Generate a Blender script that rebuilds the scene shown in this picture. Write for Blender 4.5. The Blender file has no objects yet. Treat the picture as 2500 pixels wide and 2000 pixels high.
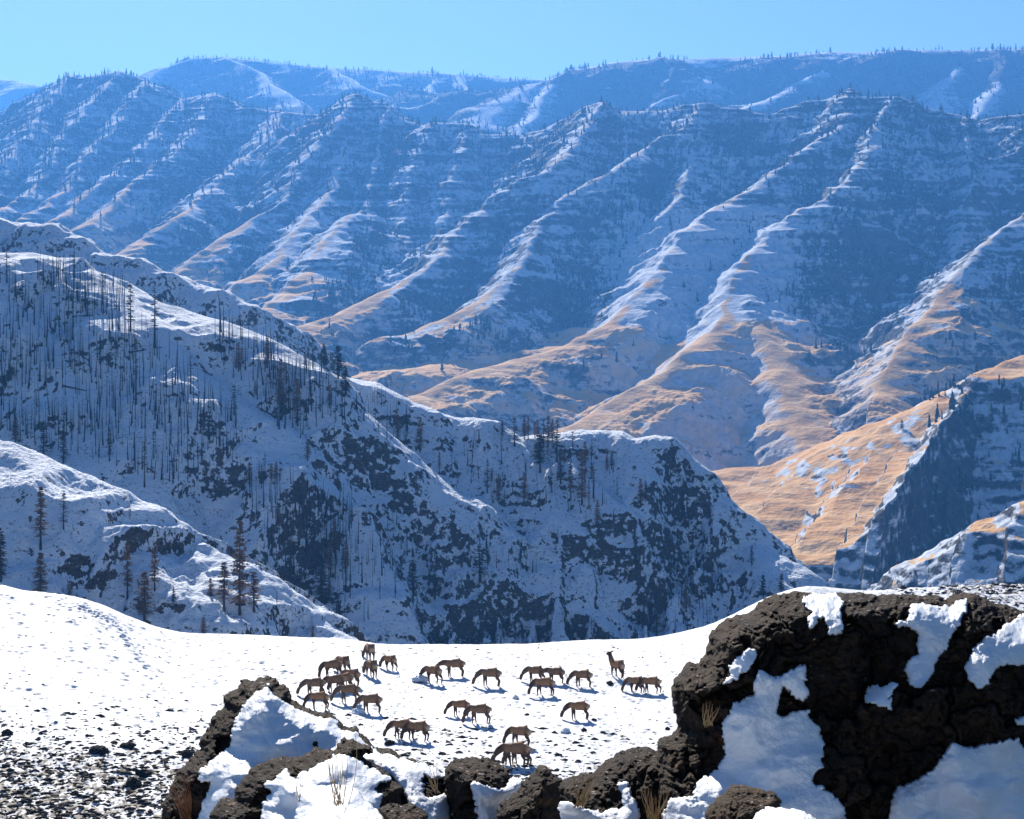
import bpy, math, random
import numpy as np
from mathutils import Vector

S = bpy.context.scene
COL = S.collection
rad = math.radians
FPX, CX, HY = 4500.0, 1250.0, 800.0          # focal length, principal column and eye-level row of the 2500 x 2000 photograph


def W(px, py, Y):
    """point at depth Y (metres) seen at photograph position px, py"""
    return ((px - CX) / FPX * Y, Y, (HY - py) / FPX * Y)


# ------------------------------------------------------------------ camera
cam = bpy.data.cameras.new('camera')
cam.sensor_width = 36
cam.lens = FPX / 2500 * 36
cam.shift_y = -(1000 - HY) / 2500
cam.clip_start = 0.1
cam.clip_end = 60000
camo = bpy.data.objects.new('camera', cam)
camo.location = (0, 0, 0)
camo.rotation_euler = (rad(90), 0, 0)
COL.objects.link(camo)
S.camera = camo

# ------------------------------------------------------------------ sky, sun, exposure
SUN_EL, SUN_AZ = 28.5, 13.0                   # degrees above the horizon, degrees to the left of straight ahead
SDIR = Vector((-math.sin(rad(SUN_AZ)) * math.cos(rad(SUN_EL)), math.cos(rad(SUN_AZ)) * math.cos(rad(SUN_EL)), math.sin(rad(SUN_EL))))
wd = bpy.data.worlds.new('World')
S.world = wd
wd.use_nodes = True
wn = wd.node_tree
bg = wn.nodes['Background']
sky = wn.nodes.new('ShaderNodeTexSky')
sky.sky_type = 'NISHITA'
sky.sun_disc = False
sky.sun_elevation = rad(SUN_EL)
sky.sun_rotation = rad(-SUN_AZ)
sky.altitude = 600
sky.air_density = 1.0
sky.dust_density = 0.3
sky.ozone_density = 6.2
wn.links.new(sky.outputs[0], bg.inputs[0])
bg.inputs[1].default_value = 0.050
sun = bpy.data.lights.new('sun', 'SUN')
sun.energy = 5.0
sun.angle = rad(0.5)
sun.color = (1.0, 0.93, 0.83)
suno = bpy.data.objects.new('sun', sun)
suno.rotation_euler = (-SDIR).to_track_quat('-Z', 'Y').to_euler()
suno.location = (-300, 400, 900)
COL.objects.link(suno)
S.view_settings.view_transform = 'Standard'
S.view_settings.look = 'None'
S.view_settings.exposure = 0.95
S.view_settings.gamma = 1
S.render.engine = 'CYCLES'
S.cycles.use_denoising = True
S.cycles.max_bounces = 4
S.cycles.diffuse_bounces = 2
S.cycles.glossy_bounces = 1
S.cycles.volume_bounces = 0
S.cycles.transmission_bounces = 1
S.cycles.transparent_max_bounces = 4

# ------------------------------------------------------------------ helpers: noise


def _h(ix, iy, seed):
    n = (ix.astype(np.int64) * 374761393 + iy.astype(np.int64) * 668265263 + seed * 974634777) & 0x7fffffff
    n = ((n ^ (n >> 13)) * 1274126177) & 0x7fffffff
    return (n ^ (n >> 16)) & 0xffff


_A = np.linspace(0, 2 * math.pi, 65536, endpoint=False)
_GX, _GY = np.cos(_A).astype(np.float32), np.sin(_A).astype(np.float32)


def pn(x, y, seed=0):
    x = np.asarray(x, np.float64); y = np.asarray(y, np.float64)
    x0 = np.floor(x); y0 = np.floor(y)
    fx = (x - x0).astype(np.float32); fy = (y - y0).astype(np.float32)
    ix = x0.astype(np.int64); iy = y0.astype(np.int64)
    u = fx * fx * fx * (fx * (fx * 6 - 15) + 10); v = fy * fy * fy * (fy * (fy * 6 - 15) + 10)

    def g(a, b, dx, dy):
        h = _h(a, b, seed)
        return _GX[h] * dx + _GY[h] * dy
    n00 = g(ix, iy, fx, fy); n10 = g(ix + 1, iy, fx - 1, fy)
    n01 = g(ix, iy + 1, fx, fy - 1); n11 = g(ix + 1, iy + 1, fx - 1, fy - 1)
    a = n00 + u * (n10 - n00); b = n01 + u * (n11 - n01)
    return (a + v * (b - a)) * 1.5


def fbm(x, y, seed=0, oct=4, gain=0.5, lac=2.03):
    s = 0; a = 1.0; f = 1.0
    for k in range(oct):
        s = s + a * pn(x * f + 17.3 * k, y * f - 9.1 * k, seed + k * 7)
        a *= gain; f *= lac
    return s


def ridged(x, y, seed=0, oct=4, gain=0.5):
    s = 0; a = 1.0; f = 1.0
    for k in range(oct):
        s = s + a * (1 - 2 * np.abs(pn(x * f + 5.3 * k, y * f + 3.7 * k, seed + k * 11)))
        a *= gain; f *= 2.07
    return s


def sst(a, b, x):
    t = np.clip((x - a) / (b - a), 0, 1)
    return t * t * (3 - 2 * t)


# ------------------------------------------------------------------ helpers: objects


def tag(o, label=None, cat=None, group=None, kind=None):
    if label: o['label'] = label
    if cat: o['category'] = cat
    if group: o['group'] = group
    if kind: o['kind'] = kind
    return o


def link(name, me, mat=None, parent=None):
    if mat: me.materials.append(mat)
    o = bpy.data.objects.new(name, me)
    COL.objects.link(o)
    if parent: o.parent = parent
    return o


def empty(name, loc, rz=0.0):
    o = bpy.data.objects.new(name, None)
    o.empty_display_size = 0.2
    o.location = loc
    o.rotation_euler = (0, 0, rz)
    COL.objects.link(o)
    return o


def mesh_np(name, v, faces, smooth=True, attrs=None):
    """v (n,3); faces (m,k) with constant k"""
    me = bpy.data.meshes.new(name)
    n, m, k = len(v), len(faces), faces.shape[1]
    me.vertices.add(n)
    me.vertices.foreach_set('co', np.ascontiguousarray(v, np.float32).ravel())
    me.loops.add(m * k)
    me.loops.foreach_set('vertex_index', np.ascontiguousarray(faces, np.int32).ravel())
    me.polygons.add(m)
    me.polygons.foreach_set('loop_start', np.arange(0, m * k, k, dtype=np.int32))
    if smooth: me.polygons.foreach_set('use_smooth', np.ones(m, bool))
    for nm, a in (attrs or {}).items():
        a = np.asarray(a, np.float32)
        if a.ndim == 1:
            me.attributes.new(nm, 'FLOAT', 'POINT').data.foreach_set('value', a)
        else:
            c = np.ones((n, 4), np.float32); c[:, :3] = a
            me.attributes.new(nm, 'FLOAT_COLOR', 'POINT').data.foreach_set('color', c.ravel())
    me.update(calc_edges=True)
    me.validate()
    return me


def grid_faces(nr, nc, mask=None):
    i = np.arange(nr * nc).reshape(nr, nc)
    f = np.stack([i[:-1, :-1], i[:-1, 1:], i[1:, 1:], i[1:, :-1]], -1).reshape(-1, 4)
    if mask is not None:
        m = mask[:-1, :-1] & mask[:-1, 1:] & mask[1:, 1:] & mask[1:, :-1]
        f = f[m.ravel()]
    return f


# ------------------------------------------------------------------ helpers: shader nodes


class NT:
    def __init__(s, name, rough=0.9, spec=0.2):
        s.m = bpy.data.materials.new(name)
        s.m.use_nodes = True
        s.t = s.m.node_tree
        s.b = s.t.nodes['Principled BSDF']
        s.b.inputs['Roughness'].default_value = rough
        s.b.inputs['Specular IOR Level'].default_value = spec

    def n(s, ty, **kw):
        x = s.t.nodes.new(ty)
        for k, v in kw.items(): setattr(x, k, v)
        return x

    def put(s, inp, v):
        if hasattr(v, 'is_output'): s.t.links.new(v, inp)
        elif isinstance(v, (tuple, list)) and len(v) == 3 and inp.type == 'RGBA': inp.default_value = (*v, 1)
        else: inp.default_value = v

    def geo(s, k): return s.n('ShaderNodeNewGeometry').outputs[k]

    def obj(s): return s.n('ShaderNodeTexCoord').outputs['Object']

    def attr(s, k, out='Fac'):
        a = s.n('ShaderNodeAttribute', attribute_name=k)
        return a.outputs[out]

    def math(s, op, a, b=0.0, c=None):
        x = s.n('ShaderNodeMath', operation=op)
        s.put(x.inputs[0], a); s.put(x.inputs[1], b)
        if c is not None: s.put(x.inputs[2], c)
        return x.outputs[0]

    def mul(s, a, b): return s.math('MULTIPLY', a, b)
    def add(s, a, b): return s.math('ADD', a, b)

    def vmul(s, v, sc):
        x = s.n('ShaderNodeVectorMath', operation='MULTIPLY')
        s.put(x.inputs[0], v); x.inputs[1].default_value = sc
        return x.outputs[0]

    def sep(s, v, k):
        x = s.n('ShaderNodeSeparateXYZ'); s.put(x.inputs[0], v)
        return x.outputs[k]

    def noise(s, vec, scale, detail=4, rough=0.55):
        x = s.n('ShaderNodeTexNoise')
        s.put(x.inputs['Vector'], vec); x.inputs['Scale'].default_value = scale
        x.inputs['Detail'].default_value = detail; x.inputs['Roughness'].default_value = rough
        return x.outputs[0]

    def voro(s, vec, scale, feature='F1'):
        x = s.n('ShaderNodeTexVoronoi', feature=feature)
        s.put(x.inputs['Vector'], vec); x.inputs['Scale'].default_value = scale
        return x.outputs['Distance']

    def step(s, v, a, b, lo=0.0, hi=1.0):
        x = s.n('ShaderNodeMapRange', interpolation_type='SMOOTHSTEP')
        s.put(x.inputs[0], v)
        x.inputs[1].default_value = a; x.inputs[2].default_value = b
        x.inputs[3].default_value = lo; x.inputs[4].default_value = hi
        return x.outputs[0]

    def mix(s, f, a, b):
        x = s.n('ShaderNodeMix', data_type='RGBA')
        s.put(x.inputs[0], f); s.put(x.inputs[6], a); s.put(x.inputs[7], b)
        return x.outputs[2]

    def bump(s, h, strength, dist):
        x = s.n('ShaderNodeBump')
        x.inputs['Strength'].default_value = strength; x.inputs['Distance'].default_value = dist
        s.put(x.inputs['Height'], h)
        s.t.links.new(x.outputs[0], s.b.inputs['Normal'])

    def color(s, c): s.put(s.b.inputs['Base Color'], c)


def flat_mat(name, col, col2, scale, rough=0.9, spec=0.15):
    n = NT(name, rough, spec)
    f = n.noise(n.geo('Position'), scale, 4)
    n.color(n.mix(n.step(f, 0.35, 0.65), col, col2))
    return n.m


SNOW, SNOW2 = (0.80, 0.85, 0.93), (0.72, 0.79, 0.90)
ROCK, ROCK2 = (0.040, 0.033, 0.030), (0.14, 0.115, 0.095)


def ridge_mat(name, rock_lo, rock_hi, fine, patch, shrub=0.5):
    """snow over basalt: rock shows where the ground is steep, dry brush pokes through in patches"""
    n = NT(name, 0.85, 0.15)
    P = n.geo('Position')
    nz = n.sep(n.geo('Normal'), 2)
    a = n.noise(P, fine, 5, 0.65)
    b = n.noise(n.vmul(P, (1, 1, 3.2)), patch, 4, 0.6)
    k = n.add(n.math('MAXIMUM', nz, 0.46), n.mul(n.add(a, -0.5), 1.7))
    k = n.add(k, n.mul(n.add(b, -0.5), 0.75))
    k = n.add(k, n.mul(n.math('MINIMUM', n.attr('rock'), 0.8), -0.16))
    m = n.step(k, rock_lo, rock_hi, 1.0, 0.0)
    c = n.noise(P, fine * 3.1, 3, 0.7)
    e = n.noise(n.vmul(P, (1, 1, 2.5)), fine * 1.7, 4, 0.7)
    rock = n.mix(n.step(e, 0.36, 0.66), ROCK, ROCK2)
    rock = n.mix(n.mul(n.step(b, 0.45, 0.6), shrub), rock, (0.075, 0.062, 0.035))
    snow = n.mix(n.step(a, 0.3, 0.7), SNOW2, SNOW)
    sp = n.noise(n.vmul(P, (1, 1, 1.6)), fine * 2.6, 3, 0.6)
    m = n.math('MAXIMUM', m, n.mul(n.step(n.add(sp, n.mul(n.add(b, -0.5), 0.35)), 0.59, 0.67), 0.62))
    n.color(n.mix(m, snow, rock))
    n.bump(n.add(a, n.add(n.mul(sp, 0.7), n.mul(c, 0.6))), 0.8, 0.9)
    return n.m


def wall_mat(name, tanc, tanc2, rock_lo=0.70, rock_hi=0.82, band=0.09):
    """far canyon side: dusted snow, dark basalt bands, tawny dry grass low down"""
    n = NT(name, 0.95, 0.05)
    P = n.geo('Position')
    nz = n.sep(n.geo('Normal'), 2)
    a = n.noise(P, 0.03, 6, 0.65)
    b = n.noise(n.vmul(P, (0.004, 0.004, band)), 1.0, 4, 0.6)
    f = n.noise(P, 0.12, 4, 0.7)
    k = n.add(n.math('MAXIMUM', nz, rock_lo + 0.045), n.mul(n.add(a, -0.5), 0.55))
    k = n.add(k, n.mul(n.add(b, -0.5), 0.55))
    k = n.add(k, n.mul(n.add(f, -0.5), 0.35))
    k = n.add(k, n.mul(n.attr('rock'), -0.3))
    m = n.step(k, rock_lo, rock_hi, 1.0, 0.0)
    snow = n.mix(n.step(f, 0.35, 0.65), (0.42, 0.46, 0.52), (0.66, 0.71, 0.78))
    rock = n.mix(n.step(f, 0.4, 0.6), (0.035, 0.036, 0.030), (0.10, 0.09, 0.075))
    tan = n.mix(n.step(a, 0.35, 0.65), tanc, tanc2)
    tan = n.mix(n.step(n.add(f, n.mul(n.add(b, -0.5), 0.6)), 0.62, 0.78), tan, (0.60, 0.58, 0.56))
    t = n.step(n.add(n.attr('tan'), n.mul(n.add(a, -0.5), 0.5)), 0.35, 0.65)
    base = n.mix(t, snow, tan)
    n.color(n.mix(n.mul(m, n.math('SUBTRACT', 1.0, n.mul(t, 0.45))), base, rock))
    n.bump(f, 0.6, 4.0)
    return n.m


def rock_mat(name, c1, c2, c3, sc=1.0):
    n = NT(name, 0.92, 0.12)
    P = n.obj()
    a = n.noise(P, 3.0 * sc, 6, 0.65)
    b = n.noise(P, 22 * sc, 5, 0.7)
    v = n.voro(P, 30 * sc)
    c = n.mix(n.step(a, 0.35, 0.65), c1, c2)
    c = n.mix(n.step(b, 0.55, 0.75), c, c3)
    li = n.noise(P, 5.5 * sc, 5, 0.7)
    c = n.mix(n.mul(n.step(li, 0.60, 0.68), 0.55), c, (0.16, 0.07, 0.025))
    c = n.mix(n.step(v, 0.0, 0.22, 0.6, 0.0), c, (0.012, 0.010, 0.009))
    nz = n.sep(n.geo('Normal'), 2)
    c = n.mix(n.step(n.add(nz, n.mul(n.add(b, -0.5), 0.9)), 1.06, 1.16, 0.0, 0.7), c, (0.7, 0.74, 0.8))
    n.color(c)
    n.bump(n.add(b, n.mul(v, 0.9)), 1.0, 0.022)
    return n.m


def snow_mat(name, sc=1.0, bumpd=0.012):
    n = NT(name, 0.55, 0.35)
    P = n.obj()
    a = n.noise(P, 5 * sc, 4, 0.5)
    g = n.noise(P, 70 * sc, 3, 0.7)
    n.color(n.mix(n.step(a, 0.3, 0.7), (0.78, 0.84, 0.92), (0.85, 0.89, 0.95)))
    n.bump(n.add(n.mul(a, 0.8), g), 0.7, bumpd)
    return n.m


# ------------------------------------------------------------------ terrain from ridge lines


def ridge(pts, sl, sr, r=6.0, flat_l=0.0, flat_r=0.0, gentle=0.25, gul=1.0, cap=None, lowf=0.0, lowz=0.0):
    """pts: (px, py, Y) along the crest; sl / sr slopes on the left / right hand of travel; flat_*: gently sloping shoulder first"""
    P = np.array([W(*p) for p in pts], np.float64)
    return dict(P=P, sl=sl, sr=sr, r=r, fl=flat_l, fr=flat_r, g=gentle, gul=gul, cap=cap, lowf=lowf, lowz=lowz)


def ridge_eval(x, y, R):
    best = np.full(x.shape, 1e9); zz = np.zeros(x.shape); side = np.zeros(x.shape); ss = np.zeros(x.shape); over = np.full(x.shape, -1e9); frv = R['fr']
    if isinstance(frv, list): frs = frv; frv = np.zeros(x.shape)
    else: frs = None
    gv = R['g']
    if isinstance(gv, list): gs = gv; gv = np.zeros(x.shape)
    else: gs = None
    P = R['P']; s0 = 0.0
    for i, (a, b) in enumerate(zip(P[:-1], P[1:])):
        dx, dy = b[0] - a[0], b[1] - a[1]
        L2 = dx * dx + dy * dy
        t = np.clip(((x - a[0]) * dx + (y - a[1]) * dy) / L2, 0, 1)
        ex = x - a[0] - t * dx; ey = y - a[1] - t * dy
        d2 = ex * ex + ey * ey
        m = d2 < best
        best = np.where(m, d2, best)
        if gs: gv = np.where(m, gs[i] + t * (gs[i + 1] - gs[i]), gv)
        if frs: frv = np.where(m, frs[i] + t * (frs[i + 1] - frs[i]), frv)
        zz = np.where(m, a[2] + t * (b[2] - a[2]), zz)
        side = np.where(m, dx * ey - dy * ex, side)
        L = math.sqrt(L2)
        ss = np.where(m, s0 + t * L, ss)
        over = np.where(m, -((x - a[0]) * dx + (y - a[1]) * dy) / L if i == 0 else -1e9, over)
        s0 += L
    d = np.sqrt(best)
    left = side > 0
    r = R['r']
    rd = np.sqrt(d * d + r * r) - r
    fl = np.where(left, R['fl'], frv)
    if R['lowf']: fl = fl + R['lowf'] * left * sst(R['lowz'] + 70, R['lowz'] - 60, zz)
    sp = np.where(left, R['sl'], R['sr'])
    if R['cap']: sp = sp + (R['cap'] - sp) * sst(-.2, .12, over / np.maximum(d, 1))
    drop = np.where(rd < fl, rd * gv, fl * gv + (rd - fl) * sp)
    return zz - drop, d, ss, left


def ridges_height(x, y, RR, base, rib=None):
    z = np.full(x.shape, base, np.float64); D = np.full(x.shape, 999.0); Sx = np.zeros(x.shape, int); Lf = np.zeros(x.shape, bool)
    for k, R in enumerate(RR):
        zr, d, s, left = ridge_eval(x, y, R)
        if rib:
            lam, amp, dd = rib
            q = pn((s + d * 0.18 + 30 * pn(x / 90, y / 90, 5)) / lam + 31.7 * k, d / (lam * 5) + 3.1 * k + left * 40, 3)
            q2 = pn((s + d * 0.1) / (lam * 0.4) + 11.7 * k, d / (lam * 2) + left * 20, 4)
            zr = zr - amp * R['gul'] * sst(0, dd, d) * (1.3 * np.abs(q) * 2 - 0.5 + 0.35 * q2)
        m = zr > z
        z = np.where(m, zr, z); D = np.where(m, d, D); Sx = np.where(m, k, Sx); Lf = np.where(m, left, Lf)
    return z, D, Sx, Lf


def upsample(A, nr, nc):
    r = np.linspace(0, A.shape[0] - 1, nr); c = np.linspace(0, A.shape[1] - 1, nc)
    r0 = np.minimum(r.astype(int), A.shape[0] - 2); c0 = np.minimum(c.astype(int), A.shape[1] - 2)
    fr = (r - r0)[:, None]; fc = (c - c0)[None]
    A00 = A[r0][:, c0]; A01 = A[r0][:, c0 + 1]; A10 = A[r0 + 1][:, c0]; A11 = A[r0 + 1][:, c0 + 1]
    return (A00 * (1 - fc) + A01 * fc) * (1 - fr) + (A10 * (1 - fc) + A11 * fc) * fr


def terrace(z, h, k, off=0.0):
    q = z / h + off
    return z - h * k * np.sin(2 * math.pi * q) / (2 * math.pi)


def auto_spur(base, pts, off0, off1, sl, sr, r, **k):
    """a spur standing out off0..off1 metres in front of the ridges in base, traced at pts"""
    out = []
    for i, (px, py) in enumerate(pts):
        Yv = np.linspace(330, 720, 1600)
        z, _, _, _ = ridges_height((px - CX) / FPX * Yv, Yv, base, -400)
        kk = np.nonzero(z >= (HY - py) / FPX * Yv)[0]
        Y = Yv[kk[0]] if len(kk) else Yv[np.argmax(z / Yv)]
        f = i / (len(pts) - 1)
        out.append((px, py, Y - off0 - (off1 - off0) * f))
    return ridge(out, sl, sr, r, **k)


class Layer:
    """a stretch of ground as a height field over a fan of columns px0..px1 and depths Y0..Y1"""
    def __init__(s, px0, px1, Y0, Y1, nu, nY):
        u = np.linspace((px0 - CX) / FPX, (px1 - CX) / FPX, nu)
        Yv = np.geomspace(Y0, Y1, nY)
        s.u, s.Yv = u, Yv
        s.X = Yv[:, None] * u[None]; s.Y = np.repeat(Yv[:, None], nu, 1)
        s.nr, s.nc = nY, nu
        s.attrs = {}

    def ridges(s, RR, base, rib, wx, wa, cs=2):
        """crest network on a coarser grid (with warped coordinates), brought up to full resolution"""
        X = s.X[::cs, ::cs]; Y = s.Y[::cs, ::cs]
        X2 = X + wa * fbm(X / wx, Y / wx, 21, 3); Y2 = Y + wa * fbm(X / wx, Y / wx, 42, 3)
        z, D, Sx, Lf = ridges_height(X2, Y2, RR, base, rib)
        s.Z = upsample(z, s.nr, s.nc)
        s.D = upsample(D, s.nr, s.nc); s.left = upsample(Lf.astype(float), s.nr, s.nc)
        s.win = np.rint(upsample(Sx.astype(float), s.nr, s.nc))

    def z(s, x, y):
        """height at plan position"""
        r = np.interp(y, s.Yv, np.arange(s.nr)); c = (np.asarray(x) / y - s.u[0]) / (s.u[1] - s.u[0])
        r0 = np.clip(r.astype(int) if hasattr(r, 'astype') else int(r), 0, s.nr - 2)
        c = np.clip(c, 0, s.nc - 1.001); c0 = c.astype(int) if hasattr(c, 'astype') else int(c)
        fr = r - r0; fc = c - c0
        Z = s.Z
        return (Z[r0, c0] * (1 - fc) + Z[r0, c0 + 1] * fc) * (1 - fr) + (Z[r0 + 1, c0] * (1 - fc) + Z[r0 + 1, c0 + 1] * fc) * fr

    def slope(s):
        dY = np.gradient(s.Z, axis=0) / np.gradient(s.Y, axis=0)
        du = np.gradient(s.Z, axis=1) / np.gradient(s.X, axis=1)
        return np.hypot(dY, du)

    def hit(s, px, py):
        """first ground point seen at px, py"""
        u = (px - CX) / FPX
        zz = s.z(u * s.Yv, s.Yv)
        ray = (HY - py) / FPX * s.Yv
        k = np.nonzero(zz >= ray)[0]
        i = int(k[0]) if len(k) else int(np.argmax(zz / s.Yv))
        Y = s.Yv[i]
        if 0 < i and len(k):
            d0 = ray[i - 1] - zz[i - 1]; d1 = zz[i] - ray[i]
            Y = s.Yv[i - 1] + (s.Yv[i] - s.Yv[i - 1]) * d0 / max(d0 + d1, 1e-9)
        return Vector((u * Y, Y, float(s.z(np.array([u * Y]), np.array([Y]))[0])))

    def build(s, name, mat, label=None, cat=None):
        v = np.stack([s.X, s.Y, s.Z], -1).reshape(-1, 3)
        me = mesh_np(name, v, grid_faces(s.nr, s.nc)[:, ::1], True, {k: a.ravel() for k, a in s.attrs.items()})
        o = link(name, me, mat)
        tag(o, label, cat, kind='structure')
        return o


def d(*pts):
    """points given in the 2156-wide view of the photograph"""
    k = 2500 / 2156
    return [(p[0] * k, p[1] * k) + tuple(p[2:]) for p in pts]


def fill_depth(pts, ys):
    """pts without depth + (index: depth) anchors"""
    ix = sorted(ys)
    return [(p[0], p[1], float(np.interp(i, ix, [ys[j] for j in ix]))) for i, p in enumerate(pts)]


# ================================================================== far ranges
FARC = (0.42, 0.35, 0.26), (0.50, 0.40, 0.28)
L = Layer(-500, 900, 7400, 9200, 160, 90)
L.ridges([ridge(d((-500, 150, 8900), (-150, 158, 8700), (0, 165, 8600), (60, 171, 8500), (110, 184, 8400), (220, 215, 8200), (400, 280, 7900)), .5, .5, 60)], -200, (400, 60, 400), 500, 60, 1)
L.attrs = {'rock': np.full(L.X.shape, .6), 'tan': np.zeros(L.X.shape)}
M_FAR = wall_mat('far_hill_ground', *FARC)
L.build('distant_hill', M_FAR)

L = Layer(-150, 2750, 3900, 6600, 900, 380)
b1 = fill_depth(d((150, 235), (310, 166), (350, 140), (400, 122), (440, 120), (480, 119), (560, 129), (620, 134), (700, 141), (850, 150), (1000, 159), (1140, 167), (1300, 172)), {0: 5300, 2: 5500, 12: 5700})
b2 = fill_depth(d((960, 300), (1010, 262), (1060, 215), (1140, 174), (1200, 148), (1280, 132), (1400, 124), (1440, 126), (1500, 122), (1600, 119), (1700, 110), (1760, 108), (1800, 112), (1850, 110), (1900, 104), (2000, 105), (2156, 102), (2350, 100)), {0: 4400, 3: 4800, 17: 4900})
back = [ridge(b1, .06, .62, 15), ridge(b2, .03, .62, 12, flat_r=100, gentle=.32),
        ridge(d((480, 119, 5500), (540, 150, 5350), (600, 190, 5150), (640, 235, 4950)), .7, .5, 10),
        ridge(d((700, 141, 5550), (760, 180, 5350), (830, 215, 5200), (870, 235, 5050)), .7, .5, 10),
        ridge(d((960, 157, 5650), (930, 165, 5600), (900, 195, 5400), (860, 235, 5200)), .75, .45, 8),
        ridge(d((960, 157, 5650), (1000, 190, 5450), (1040, 230, 5250)), .7, .5, 8),
        ridge(d((1200, 148, 4820), (1140, 200, 4650), (1110, 245, 4500), (1090, 285, 4350)), .75, .5, 8),
        ridge(d((1540, 122, 4880), (1490, 160, 4700), (1440, 190, 4560), (1395, 218, 4440), (1350, 250, 4350)), .75, .5, 8),
        ridge(d((1760, 108, 4880), (1725, 150, 4700), (1665, 180, 4560), (1600, 215, 4380), (1545, 240, 4280)), .8, .35, 14),
        ridge(d((2110, 104, 4900), (2110, 150, 4700), (2085, 200, 4500), (2055, 255, 4330)), .8, .4, 12),
        ridge(d((2010, 105, 4900), (1990, 170, 4650), (1960, 235, 4400)), .7, .5, 10)]
L.ridges(back, 150, (230, 45, 200), 260, 22, 2)
L.Z += 14 * fbm(L.X / 120, L.Y / 120, 8, 4) * sst(0, 120, L.D)
pxb = L.X / L.Y * FPX + CX
open_ = (sst(1660, 1700, pxb) * sst(1880, 1840, pxb) + sst(2020, 2070, pxb) * sst(2280, 2200, pxb)) * sst(95, 60, L.D) * (L.win == 1)
L.attrs = {'rock': np.clip((1 - open_) * .9 * sst(8, 60, L.D) + (1 - open_) * .8 * fbm(L.X / 300, L.Y / 300, 3, 3), 0, 1), 'tan': np.clip(.25 * np.ones(L.X.shape), 0, 1)}
L_BACK = L
L.build('far_canyon_rim', M_FAR)

# ================================================================== opposite canyon wall
crest = fill_depth(d((-220, 330), (-100, 290), (0, 245), (60, 206), (135, 163), (147, 156), (165, 163), (250, 150), (310, 168), (390, 208), (455, 195), (500, 223), (590, 236), (700, 241), (722, 222), (735, 203), (748, 200), (800, 214), (830, 241), (890, 269), (905, 258), (985, 261), (1000, 276), (1095, 289), (1130, 273), (1200, 246), (1240, 223), (1265, 213), (1310, 233), (1400, 233), (1440, 222), (1480, 214), (1520, 228), (1620, 239), (1700, 216), (1760, 196), (1790, 186), (1830, 205), (1870, 203), (1920, 213), (1990, 236), (2060, 254), (2110, 246), (2156, 240), (2300, 215)),
                   {0: 4000, 7: 3950, 15: 3500, 20: 3300, 27: 3150, 36: 3020, 44: 2850})
wall = [ridge(crest, .45, .72, 5)]


def spur(pts, ys, sl=.72, sr=.66, r=4, o=None, o0=12, **k):
    """o: metres by which the lower end stands out in front of the plain wall; without o the depths in ys are used"""
    x = pts[-1][0]
    kw = dict(lowf=65 if sl < .76 and 'gul' not in k else 0, lowz=20 if x > 580 else 120, gentle=.2)
    kw.update(k)
    if o is None:
        wall.append(ridge(fill_depth(d(*pts), ys), sl, sr, r, **kw)); return
    q = d(*pts)
    acc = np.concatenate([[0], np.cumsum([math.hypot(b[0] - a[0], b[1] - a[1]) for a, b in zip(q[:-1], q[1:])])])
    out = []
    for (px, py), f in zip(q, acc / acc[-1]):
        Yv = np.linspace(1800, 4300, 2500)
        z = ridges_height((px - CX) / FPX * Yv, Yv, wall[:1], -900)[0]
        kk = np.nonzero(z >= (HY - py) / FPX * Yv)[0]
        Y = Yv[kk[0]] if len(kk) else Yv[np.argmax(z / Yv)]
        out.append((px, py, Y - o0 - (o - o0) * f ** .85))
    wall.append(ridge(out, sl, sr, r, **kw))


# the great right-hand spurs
spur([(1790, 186), (1778, 258), (1700, 310), (1633, 360), (1590, 395), (1535, 425), (1490, 450), (1440, 490), (1385, 560), (1375, 583), (1328, 640), (1265, 685), (1180, 728), (1078, 762), (960, 792), (880, 832)], {0: 3020, 6: 2750, 10: 2450, 14: 2200, 15: 2110}, sl=.70, r=9, o=470)
spur([(1265, 690), (1255, 740), (1190, 800), (1120, 845)], {0: 2380, 3: 2110}, sl=.6, sr=.6, flat_r=65, flat_l=35, gentle=.19, r=20, gul=.4)
spur([(1180, 728), (1165, 770), (1090, 815)], {0: 2310, 2: 2130}, sl=.6, sr=.6, flat_r=65, flat_l=35, gentle=.19, r=20, gul=.4)
spur([(1880, 204), (1840, 270), (1823, 332), (1778, 382), (1728, 422), (1653, 457), (1618, 497), (1578, 542), (1548, 592), (1528, 647), (1500, 700), (1440, 745), (1380, 790), (1325, 825), (1265, 862), (1190, 900), (1100, 960)], {0: 2980, 5: 2700, 8: 2430, 10: 2260, 13: 2090, 16: 1900}, sl=.62, r=7, o=540)
spur([(1500, 712), (1480, 760), (1420, 810)], {0: 2240, 2: 2110}, sl=.6, sr=.6, flat_r=65, flat_l=35, gentle=.19, r=22, gul=.4)
spur([(1548, 592), (1600, 700), (1650, 800), (1690, 900), (1700, 980)], {0: 2430, 4: 1950}, sl=.6, sr=.66, r=25, o=420, o0=250)
spur([(1728, 422), (1790, 560), (1830, 640), (1850, 730), (1870, 820)], {0: 2730, 4: 2150}, sl=.8, sr=.7, r=4, o=150)
spur([(1920, 213), (1925, 330), (1885, 440), (1900, 560), (1905, 660)], {0: 2960, 4: 2330}, sl=.8, sr=.7, r=4, o=150)
spur([(2030, 245), (2040, 380), (2025, 480), (2000, 600), (1985, 640)], {0: 2920, 4: 2380}, sl=.8, sr=.7, r=4, o=150)
spur([(2300, 380), (2156, 450), (2105, 490), (2030, 560), (1990, 595), (1945, 670), (1895, 715), (1845, 830)], {0: 2560, 1: 2450, 7: 2020}, sl=.68, r=6, o=420, o0=120)
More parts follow.
